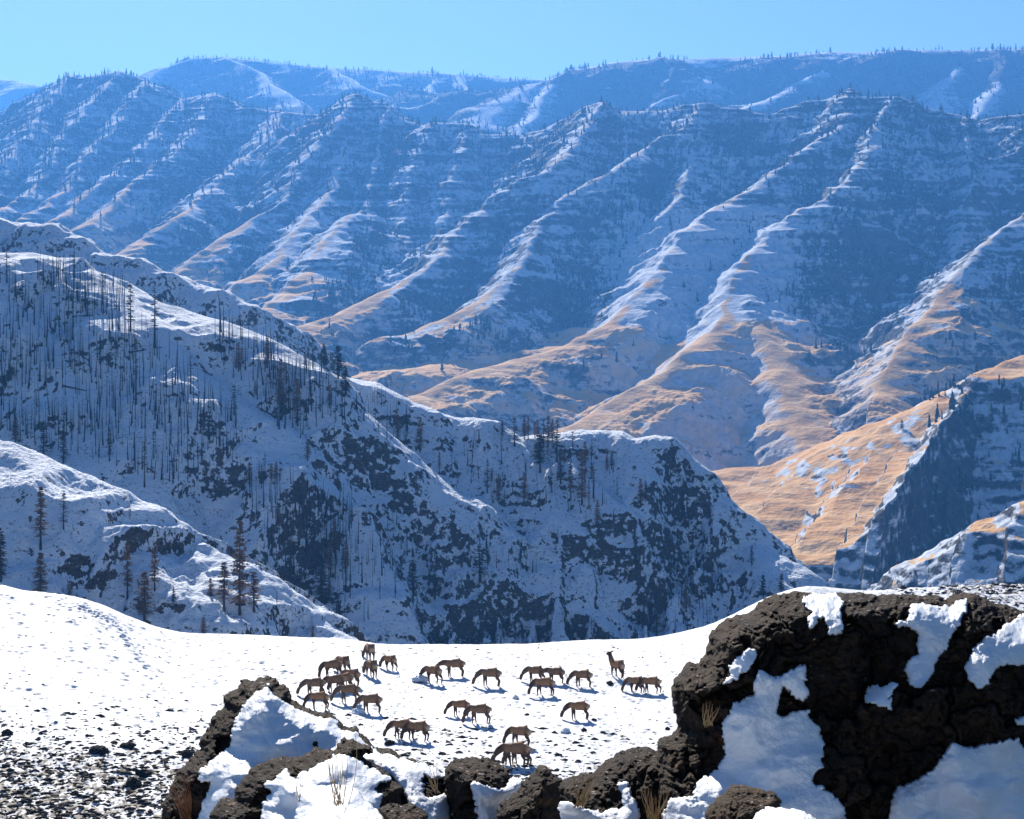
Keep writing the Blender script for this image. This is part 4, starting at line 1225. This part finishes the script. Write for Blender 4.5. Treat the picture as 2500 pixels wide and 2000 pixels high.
def crown_mesh(H, Rm, base, dens, seed, ragged=.35, tri=7):
    """whorls of drooping boughs, each bough a row of small needle sprays"""
    R_ = random.Random(seed)
    V, Fc = [], []
    n = int(H * dens)
    for k in range(n):
        f = base + (1 - base) * (k + R_.random()) / n
        g = (f - base) / (1 - base)
        prof = (min(1, g / .18) * .35 + .65) * (1 - g) ** .75 + .04
        if R_.random() < .12: continue
        for b in range(R_.randint(3, 6)):
            a = R_.uniform(0, 6.28); l = Rm * prof * R_.uniform(1 - ragged, 1 + ragged * .6)
            dx, dy = math.cos(a), math.sin(a); droop = R_.uniform(-.45, .05) + .35 * g
            for t in range(tri):
                u = (t + R_.random()) / tri
                c = Vector((dx * l * u, dy * l * u, f * H + droop * l * u))
                s = (.12 + .20 * Rm * (1 - .45 * u) * R_.uniform(.5, 1.2))
                o1 = Vector((R_.gauss(0, 1), R_.gauss(0, 1), R_.gauss(0, .5))).normalized() * s
                o2 = Vector((dx, dy, droop - .3)).normalized() * s * 1.5
                i0 = len(V); V += [c - o1 * .6, c + o1 * .6, c + o2 + o1 * .2]
                Fc.append((i0, i0 + 1, i0 + 2))
    return mesh_np('crown', np.array([tuple(v) for v in V]), np.array(Fc), False)


def proto(kind, H, Rm, base, dens, seed, leaf, bark, ragged=.35, tr=.018):
    t = trunk_mesh(H, H * tr, .02, seed, 7, 14, .1); t.materials.append(bark)
    c = crown_mesh(H, Rm, base, dens, seed + 1, ragged); c.materials.append(leaf)
    return (t, c, H)


PR = {'pine': [proto('pine', 16, 2.9, .16, 3.4, 3, M_GREEN, M_BARK), proto('pine', 16, 2.5, .24, 3.0, 8, M_GREEN, M_BARK, .5)],
      'brown': [proto('brown', 16, 2.5, .14, 3.0, 13, M_RUSTN, M_BARK, .5), proto('brown', 16, 2.2, .22, 2.8, 18, M_RUSTN, M_BARK, .55)],
      'grey': [proto('grey', 16, 2.3, .12, 2.4, 23, M_GREYN, M_CHAR, .6), proto('grey', 16, 2.0, .2, 2.1, 28, M_GREYN, M_CHAR, .7)],
      'thin': [proto('thin', 16, 1.4, .3, 1.3, 33, M_GREYN, M_CHAR, .8, .016), proto('thin', 16, 1.1, .45, 1.5, 38, M_GREYN, M_CHAR, .8, .016)]}
SN = []
for s in range(7):
    m_ = trunk_mesh(14, .25, .035, 50 + s, 5, 10 + 5 * (s % 3), .12); m_.materials.append(M_CHAR); SN.append(m_)
KN = {'pine': 'pine_tree', 'brown': 'conifer_tree', 'grey': 'dead_conifer', 'thin': 'dead_conifer'}
KC = {'pine': 'pine tree', 'brown': 'conifer', 'grey': 'dead conifer', 'thin': 'dead conifer'}
tcount = [0]


def tree(kind, P, h, label, group, wide=1.0):
    tcount[0] += 1
    t, c, H = PR[kind][tcount[0] % 2]
    e = empty(KN[kind], P, tcount[0] * 2.399)
    s = h / H
    e.scale = (s * wide, s * wide, s)
    tag(e, label, KC[kind], group)
    link('trunk', t, None, e); link('crown', c, None, e)
    return e


def tree_px(L, base, top_y, kind, label, group, wide=1.0):
    P = L.hit(*base)
    return tree(kind, P, (base[1] - top_y) / FPX * P.y, label, group, wide)


def k5(x, y): return x / 2.3956, 1000 + y / 2.3956
def k4(x, y): return x / 2.3956, 500 + y / 2.3956
def k6(x, y): return 800 + x / 1.7967, 900 + y / 1.7967


GK, GM = 'conifers on the near knoll', 'conifers on the middle ridge'
for x, y, t, kind, w, label in (
        (238, 815, 455, 'brown', 1.1, 'tall brown conifer breaking the knoll crest at the far left'),
        (237, 1095, 835, 'brown', 1.4, 'broad brown conifer directly below the tall one at the far left of the knoll'),
        (372, 700, 480, 'grey', 1.1, 'dark conifer standing against a black rock clump on the knoll'),
        (6, 1005, 690, 'grey', 1.1, 'dark conifer cut by the left edge of the knoll'),
        (745, 1100, 775, 'brown', .9, 'reddish conifer below the overhanging rock of the knoll'),
        (845, 1230, 950, 'brown', 1.5, 'wide bushy brown conifer close above the snowfield brow'),
        (905, 1060, 780, 'brown', 1.0, 'slim brown conifer right behind the wide bushy one'),
        (1015, 1140, 1038, 'pine', .9, 'tiny dark green conifer on a snow patch of the knoll'),
        (1310, 1170, 895, 'brown', 1.6, 'bushy rust brown conifer left of the tallest knoll pine'),
        (1402, 1200, 645, 'brown', .75, 'tallest conifer on the knoll, with a long bare lower trunk'),
        (1485, 1180, 950, 'brown', 1.7, 'broad brown conifer right of the tallest knoll pine'),
        (1232, 1090, 985, 'brown', 1.5, 'short rusty conifer bush left of the three big knoll trees'),
        (760, 640, 555, 'grey', 1.2, 'little leafless tree casting a cone of shadow on the sunlit knoll'),
        (1190, 1330, 1215, 'brown', 1.5, 'small rusty conifer just above the snowfield brow'),
        (1830, 1350, 1265, 'brown', 1.8, 'low rusty bush tree at the right foot of the knoll'),
        (405, 1110, 1000, 'brown', 1.5, 'faint rusty conifer on the small sunlit hump of the knoll'),
        (1620, 1180, 1060, 'thin', 1.0, 'thin bare conifer on the shaded knoll flank right of the broad brown one')):
    tree_px(L_KNOLL, k5(x, y), 1000 + t / 2.3956, kind, label, GK, w)
for (x, y), t, kind, w, label in (
        (k5(90, 195), 1000 + 40 / 2.3956, 'brown', 1.4, 'rust brown conifer above the left end of the knoll crest'),
        (k5(255, 290), 1000 + 70 / 2.3956, 'grey', 1.6, 'wide grey conifer right of the rust brown one above the knoll crest'),
        (k5(370, 315), 1000 + 120 / 2.3956, 'grey', 1.2, 'grey conifer standing between two wider ones above the knoll crest'),
        (k5(640, 300), 1000 + 110 / 2.3956, 'grey', 1.1, 'grey conifer at the foot of the burnt slope above the middle of the knoll'),
        (k5(900, 285), 1000 + 80 / 2.3956, 'thin', 1.0, 'half bare conifer rooted by a black ledge above the knoll'),
        (k5(845, 450), 1000 + 190 / 2.3956, 'thin', 1.1, 'slender bare conifer left of a dark ledge on the shaded slope'),
        (k5(1282, 205), 1000 + 25 / 2.3956, 'thin', .9, 'crooked bare tree leaning right on open snow'),
        (k5(1550, 395), 1000 + 250 / 2.3956, 'thin', 1.0, 'small bare tree on the smooth shaded snow bowl'),
        (k5(1800, 300), 1000 + 170 / 2.3956, 'brown', 1.3, 'rusty conifer beside the ragged rocks right of the snow bowl'),
        (k5(1290, 860), 1000 + 735 / 2.3956, 'grey', 1.7, 'dark conifer peeping over the knoll crest'),
        (k5(1880, 1180), 1000 + 870 / 2.3956, 'grey', 1.5, 'tall grey conifer beyond the lower end of the knoll'),
        (k5(1970, 1290), 1000 + 1090 / 2.3956, 'grey', 1.6, 'dark conifer at the foot of the ridge just right of the knoll'),
        (k4(40, 455), 500 + 250 / 2.3956, 'thin', 1.4, 'scraggy dead conifer on the bright crest at the far left'),
        (k4(130, 555), 500 + 395 / 2.3956, 'thin', 1.3, 'second scraggy dead conifer from the left edge, near the bright crest'),
        (k4(600, 585), 500 + 390 / 2.3956, 'thin', 1.3, 'scraggy dead conifer on the sunlit crest left of the dark spruce'),
        (k4(762, 740), 500 + 455 / 2.3956, 'grey', 1.0, 'dark sparse spruce standing out on the sunlit crest'),
        (k4(905, 835), 500 + 485 / 2.3956, 'thin', 1.3, 'tall burnt pine with a tuft on top and a long shadow down the sunlit slope'),
        (k4(795, 1165), 500 + 775 / 2.3956, 'thin', .9, 'very tall burnt trunk beside a fallen log'),
        (k4(1895, 955), 500 + 812 / 2.3956, 'pine', 1.2, 'green pine on the crest, left one of the skyline pair'),
        (k4(1978, 1015), 500 + 825 / 2.3956, 'pine', 1.5, 'fullest green pine on the crest, tallest of the skyline group'),
        (k4(2020, 1115), 500 + 945 / 2.3956, 'pine', 1.2, 'green pine just below the two skyline pines'),
        (k4(1780, 1055), 500 + 860 / 2.3956, 'thin', 1.3, 'bare conifer on the bright crest left of the green pines'),
        (k4(1115, 1100), 500 + 880 / 2.3956, 'thin', 1.3, 'bare conifer in the middle of the sunlit spur'),
        (k4(1370, 1230), 500 + 1050 / 2.3956, 'grey', 1.2, 'dark conifer at the lower end of the sunlit spur'),
        (k4(1640, 1200), 500 + 900 / 2.3956, 'brown', .9, 'slim rusty conifer right of a fallen log under the crest'),
        (k4(1740, 1290), 500 + 1020 / 2.3956, 'brown', 1.0, 'taller rusty conifer right of the slim one under the crest'),
        (k6(405, 365), 900 + 212 / 1.7967, 'brown', 1.0, 'lone rust brown conifer on the snow between two ledges of the ridge'),
        (k6(305, 305), 900 + 178 / 1.7967, 'brown', .9, 'slim brown conifer on the spur left of the lone rust brown one'),
        (k6(260, 310), 900 + 220 / 1.7967, 'thin', 1.4, 'bare conifer leaning on the slim brown one'),
        (k6(820, 340), 900 + 212 / 1.7967, 'grey', 1.9, 'dark full conifer breaking the ridge skyline, leftmost of the crest clump'),
        (k6(862, 310), 900 + 205 / 1.7967, 'brown', 1.1, 'left tall conifer of the tight skyline pair'),
        (k6(880, 310), 900 + 210 / 1.7967, 'brown', 1.1, 'right tall conifer of the tight skyline pair'),
        (k6(908, 300), 900 + 230 / 1.7967, 'brown', 1.2, 'short conifer right of the tight skyline pair'),
        (k6(932, 455), 900 + 285 / 1.7967, 'pine', 1.7, 'big dark green conifer below the skyline clump'),
        (k6(985, 320), 900 + 222 / 1.7967, 'brown', 1.3, 'rusty conifer on the skyline right of the gap'),
        (k6(1005, 410), 900 + 218 / 1.7967, 'grey', 1.2, 'tall grey conifer crossing the skyline right of the gap'),
        (k6(765, 300), 900 + 222 / 1.7967, 'grey', 1.3, 'grey conifer left of the crest clump'),
        (k6(1075, 360), 900 + 275 / 1.7967, 'grey', 1.3, 'grey conifer left of the smooth white dome of the crest'),
        (k6(1022, 505), 900 + 355 / 1.7967, 'grey', 1.2, 'grey conifer two trees below the skyline gap'),
        (k6(1065, 575), 900 + 415 / 1.7967, 'brown', 1.0, 'brown conifer left of the tallest mid slope conifer'),
        (k6(1115, 595), 900 + 365 / 1.7967, 'brown', .9, 'tallest mid slope conifer under the white dome'),
        (k6(1165, 565), 900 + 430 / 1.7967, 'thin', 1.4, 'bare conifer right of the tallest mid slope conifer'),
        (k6(1182, 695), 900 + 575 / 1.7967, 'brown', 1.0, 'brown conifer lowest on the open snow gully'),
        (k6(700, 545), 900 + 395 / 1.7967, 'grey', 1.1, 'grey conifer alone on the shaded slope left of three bare trunks'),
        (k6(862, 585), 900 + 455 / 1.7967, 'brown', 1.0, 'narrow conifer right of three bare trunks on the shaded slope'),
        (k6(1372, 605), 900 + 485 / 1.7967, 'brown', 1.4, 'full brown conifer on the ledges under the right dome'),
        (k6(1395, 580), 900 + 490 / 1.7967, 'grey', 1.3, 'conifer right of the full brown one under the right dome'),
        (k6(490, 455), 900 + 365 / 1.7967, 'brown', .9, 'slim rusty conifer left of dark rocks in mid ridge'),
        (k6(1990, 985), 900 + 900 / 1.7967, 'pine', 1.2, 'dark conifer on the bright scree strip above the huge boulder'),
        (k6(1910, 1022), 900 + 905 / 1.7967, 'pine', 1.1, 'conifer left of the bright scree strip above the huge boulder'),
        (k6(1572, 1065), 900 + 938 / 1.7967, 'brown', 1.1, 'brown conifer above the snowfield left of the huge boulder'),
        (k6(1442, 1185), 900 + 1035 / 1.7967, 'grey', 1.9, 'broad grey conifer right of the dark cliff foot'),
        (k6(1860, 865), 900 + 775 / 1.7967, 'grey', 1.1, 'small conifer on the right shoulder of the ridge'),
        (k6(1245, 440), 900 + 365 / 1.7967, 'brown', 1.3, 'short brown conifer right below the white dome'),
        (k6(1010, 770), 900 + 690 / 1.7967, 'thin', 1.1, 'thin bare tree on the lit spur above the dark cliff'),
        (k6(668, 930), 900 + 770 / 1.7967, 'grey', 2.0, 'wide dark conifer left of the dark cliff top'),
        (k6(375, 990), 900 + 840 / 1.7967, 'grey', 1.7, 'grey conifer among the lower left burnt trunks'),
        (k6(470, 1010), 900 + 880 / 1.7967, 'grey', 1.5, 'grey conifer a little right of the lower left burnt trunks')):
    tree_px(L_MID, (x, y), t, kind, label, GM, w)

# burnt trunks: one by one on the shaded slopes
ZONES = [  # polygon, number, height px range
    ([(0, 690), (60, 720), (200, 700), (330, 780), (420, 880), (560, 1000), (600, 1090), (430, 1200), (230, 1130), (0, 1060)], 150, (45, 105)),
    ([(90, 640), (300, 700), (330, 760), (200, 760), (90, 690)], 22, (45, 90)),
    ([(520, 800), (620, 830), (740, 880), (850, 950), (840, 1040), (700, 1080), (600, 960), (530, 880)], 48, (45, 105)),
    ([(560, 1130), (700, 1160), (860, 1250), (880, 1500), (760, 1480), (640, 1330)], 45, (40, 95)),
    ([(800, 1220), (1000, 1290), (1010, 1420), (850, 1560), (780, 1400)], 20, (40, 90)),
    ([(860, 940), (1000, 1010), (1010, 1100), (880, 1060)], 12, (30, 60)),
    ([(1100, 1040), (1500, 1150), (1500, 1290), (1200, 1230), (1090, 1150)], 26, (25, 60)),
    ([(1150, 1290), (1320, 1370), (1330, 1420), (1150, 1400)], 10, (30, 60)),
    ([(1580, 1430), (1760, 1380), (1740, 1540), (1580, 1560)], 12, (30, 65))]
SL = ['bare burnt tree trunk in the dense stand on the shaded snow slope', 'bare burnt trunk on the sunlit crest of the burnt slope', 'bare burnt trunk in the stand under the skyline pines', 'bare burnt trunk on the lower slope beyond the knoll', 'bare burnt trunk left of the dark cliff', 'bare burnt trunk left of the long lit spur', 'bare trunk on the broken slope under the white dome', 'bare trunk on the snow shelf above the dark cliff', 'bare trunk on the slope left of the huge boulder']
far = []
for zi, (poly, n, (h0, h1)) in enumerate(ZONES):
    xs = [p[0] for p in poly]; ys = [p[1] for p in poly]
    k = 0
    extra = n * 3.0
    while k < n + extra:
        px, py = random.uniform(min(xs), max(xs)), random.uniform(min(ys), max(ys))
        if sdf(np.array([px]), np.array([py]), poly)[0] < 0: continue
        P = L_MID.hit(px, py)
        h = random.uniform(h0, h1) / FPX * P.y
        m_ = SN[random.randrange(7)]
        if k < n * .82:
            o = link('burnt_tree', m_)
            o.location = P; s = h / 14
            o.scale = (max(s, .75) * random.uniform(.75, 1.25),) * 2 + (s,)
            o.rotation_euler = (random.gauss(0, .05), random.gauss(0, .06), random.uniform(0, 6.28))
            tag(o, SL[zi], 'burnt tree', 'burnt trunks, ' + ('dense stand', 'sunlit crest', 'under the pines', 'beyond the knoll', 'left of the cliff', 'left of the lit spur', 'under the dome', 'above the cliff', 'by the boulder')[zi])
        else:
            far.append((P, h * .75))
        k += 1


for zi, (poly, n) in enumerate((([(560, 1130), (700, 1160), (860, 1250), (880, 1480), (760, 1460), (640, 1330)], 22), ([(560, 850), (760, 900), (840, 960), (840, 1040), (700, 1060), (600, 960)], 12), ([(1080, 1040), (1500, 1090), (1560, 1290), (1200, 1230)], 16))):
    k = 0
    while k < n:
        px, py = random.uniform(560, 1560), random.uniform(850, 1480)
        if sdf(np.array([px]), np.array([py]), poly)[0] < 0: continue
        P = L_MID.hit(px, py)
        tree(('brown', 'grey', 'brown', 'thin')[k % 4], P, random.uniform(34, 80) / FPX * P.y,
             ('small dull conifer scattered among the burnt trunks beyond the knoll', 'rusty conifer among the burnt trunks under the skyline pines', 'small conifer scattered on the broken slope below the skyline clump')[zi],
             ('small conifers beyond the knoll', 'rusty conifers under the skyline pines', 'small conifers below the skyline clump')[zi], random.uniform(.8, 1.3))
        k += 1


def merged_trees(items, name, mat, kind):
    """far small trees merged into one mass: slim poles, or ragged two-tier spires"""
    n = len(items)
    P = np.array([tuple(p) for p, _ in items]); H = np.array([h for _, h in items])
    if kind == 'pole':
        T = np.array([(.017, 0, 0), (-.009, .0145, 0), (-.009, -.0145, 0), (.003, 0, 1), (-.002, .003, 1), (-.002, -.003, 1)])
        tf = np.array([(0, 1, 4), (0, 4, 3), (1, 2, 5), (1, 5, 4), (2, 0, 3), (2, 3, 5)])
    else:
        ring = []
        for k, (r, z) in enumerate(((.17, .10), (.09, .42), (.13, .38), (.055, .72), (.075, .66))):
            for a in range(5): ring.append((r * math.cos(a * 1.2566 + k), r * math.sin(a * 1.2566 + k), z + .03 * math.sin(a * 2.3 + k)))
        ring.append((0, 0, 1.0)); ring.append((0, 0, -.05))
        T = np.array(ring)
        tf = []
        for a in range(5):
            b = (a + 1) % 5
            tf += [(a, b, 5 + b), (a, 5 + b, 5 + a), (10 + a, 10 + b, 15 + b), (10 + a, 15 + b, 15 + a), (20 + a, 20 + b, 25), (b, a, 26)]
        tf = np.array(tf)
    m = len(T)
    a = rng.random(n) * 6.28
    w = rng.uniform(.8, 1.3, n)[:, None]
    J = T[None] * (1 + (.0 if kind == 'pole' else .22) * rng.normal(size=(n, m, 1)))
    x = (J[..., 0] * np.cos(a)[:, None] - J[..., 1] * np.sin(a)[:, None]) * w; y = (J[..., 0] * np.sin(a)[:, None] + J[..., 1] * np.cos(a)[:, None]) * w
    v = np.stack([x, y, J[..., 2]], -1) * H[:, None, None] + P[:, None]
    f = (tf[None] + (np.arange(n) * m)[:, None, None]).reshape(-1, 3)
    tag(link(name, mesh_np(name, v.reshape(-1, 3), f, False), mat), kind='stuff')


merged_trees(far, 'burnt_wood', M_CHAR, 'pole')
# fallen logs
for (a, b), label in ((((180, 775), (245, 770)), 'short fallen log lying level in the upper burnt stand'), (((318, 862), (395, 850)), 'fallen log lying beside a very tall burnt trunk'),
                      (((158, 945), (212, 956)), 'fallen log lying level in the lower burnt stand'), (((612, 962), (668, 1020)), 'long fallen log slanting down under the skyline pines'), (((712, 1415), (768, 1440)), 'fallen log near the right foot of the knoll')):
    A, B = L_MID.hit(*a), L_MID.hit(*b)
    dv = B - A
    me = trunk_mesh(dv.length, .28, .01, 99, 7, 6, .5); me.materials.append(M_CHAR)
    o = link('fallen_log', me); o.location = A + Vector((0, 0, .25))
    o.rotation_euler = dv.to_track_quat('Z', 'Y').to_euler()
    tag(o, label, 'fallen log')
# lone trees on the tawny spur
for px, py, h, label in ((2202, 1050, 26, 'dark tree standing clear on the crest of the tawny spur, left one'), (2388, 958, 18, 'dark tree on the tawny crest nearer the right edge, smaller of two'), (2398, 1035, 24, 'bushy dark tree at the edge of the shadow on the tawny spur'), (2452, 1040, 40, 'tall dark tree standing in the shaded slope below the tawny crest'), (2480, 950, 18, 'small dark tree just inside the right edge on the tawny slope'), (2098, 1445, 14, 'small dark tree at the bottom of the tawny hollow')):
    P = L_TAN.hit(px, py)
    tree('pine', P, h / FPX * P.y, label, 'trees on the tawny spur', 1.5)


def forest(L, name, n, dens, h0, h1, mat):
    wgt = np.clip(dens, 0, None) * np.gradient(L.Y, axis=0) * L.Y
    prob = wgt.ravel() / wgt.sum()
    i = rng.choice(prob.size, n, p=prob)
    X = L.X.ravel()[i] + rng.normal(0, 2, n); Y = L.Y.ravel()[i] + rng.normal(0, 2, n)
    Z = L.z(X, Y)
    H = h0 + (h1 - h0) * rng.random(n) ** 1.5
    merged_trees([((x, y, z), h) for x, y, z, h in zip(X, Y, Z, H)], name, mat, 'spire')


Lw = L_WALL
px_ = Lw.X / Lw.Y * FPX + CX
gully = sst(12, 70, Lw.D) * (.35 + .65 * Lw.left)
up = sst(-30, 90, Lw.Z - tz + 60)
den = (gully ** 2 * (.25 + .75 * sst(.42, .6, Lw.slope())) * sst(-.25, .45, fbm(Lw.X / 130, Lw.Y / 130, 61, 4) + .25) * up + .10 * sst(150, 330, Lw.Z)) * (1 - .5 * sst(.9, 1.3, Lw.slope()))
den = den * (1 - .85 * pale)
forest(Lw, 'conifer_forest', 30000, den, 6, 14, M_GREEN)
Lb = L_BACK
den = (1 - open_) * sst(5, 40, Lb.D) * sst(-.5, .3, fbm(Lb.X / 200, Lb.Y / 200, 63, 4) + .2) + .12 * (1 - open_)
forest(Lb, 'conifer_forest', 20000, den, 7, 17, M_GREEN)
Lt = L_TAN
den = sst(.45, .6, Lt.slope()) * sst(-.2, .4, fbm(Lt.X / 50, Lt.Y / 50, 65, 3) + .2)
forest(Lt, 'conifer_forest', 420, den * (Lt.X / Lt.Y * FPX + CX > 2270), 5, 13, M_GREEN)
HAZE = 1.05e-4

# ================================================================== air between the near ground and the far ranges
hz = NT('haze_air')
hz.t.nodes.remove(hz.b)
pv = hz.n('ShaderNodeVolumePrincipled')
pv.inputs['Color'].default_value = (0.10, 0.37, 1.0, 1)
pv.inputs['Density'].default_value = HAZE
pv.inputs['Anisotropy'].default_value = 0.38
hz.t.links.new(pv.outputs[0], [x for x in hz.t.nodes if x.type == 'OUTPUT_MATERIAL'][0].inputs['Volume'])
hv = np.array([(x, y, z) for x in (-4500, 4500) for y in (-60, 9400) for z in (-700, 860)], float)
hf = np.array([(0, 1, 3, 2), (4, 6, 7, 5), (0, 4, 5, 1), (2, 3, 7, 6), (0, 2, 6, 4), (1, 5, 7, 3)])
tag(link('haze', mesh_np('haze', hv, hf, False), hz.m), kind='stuff')
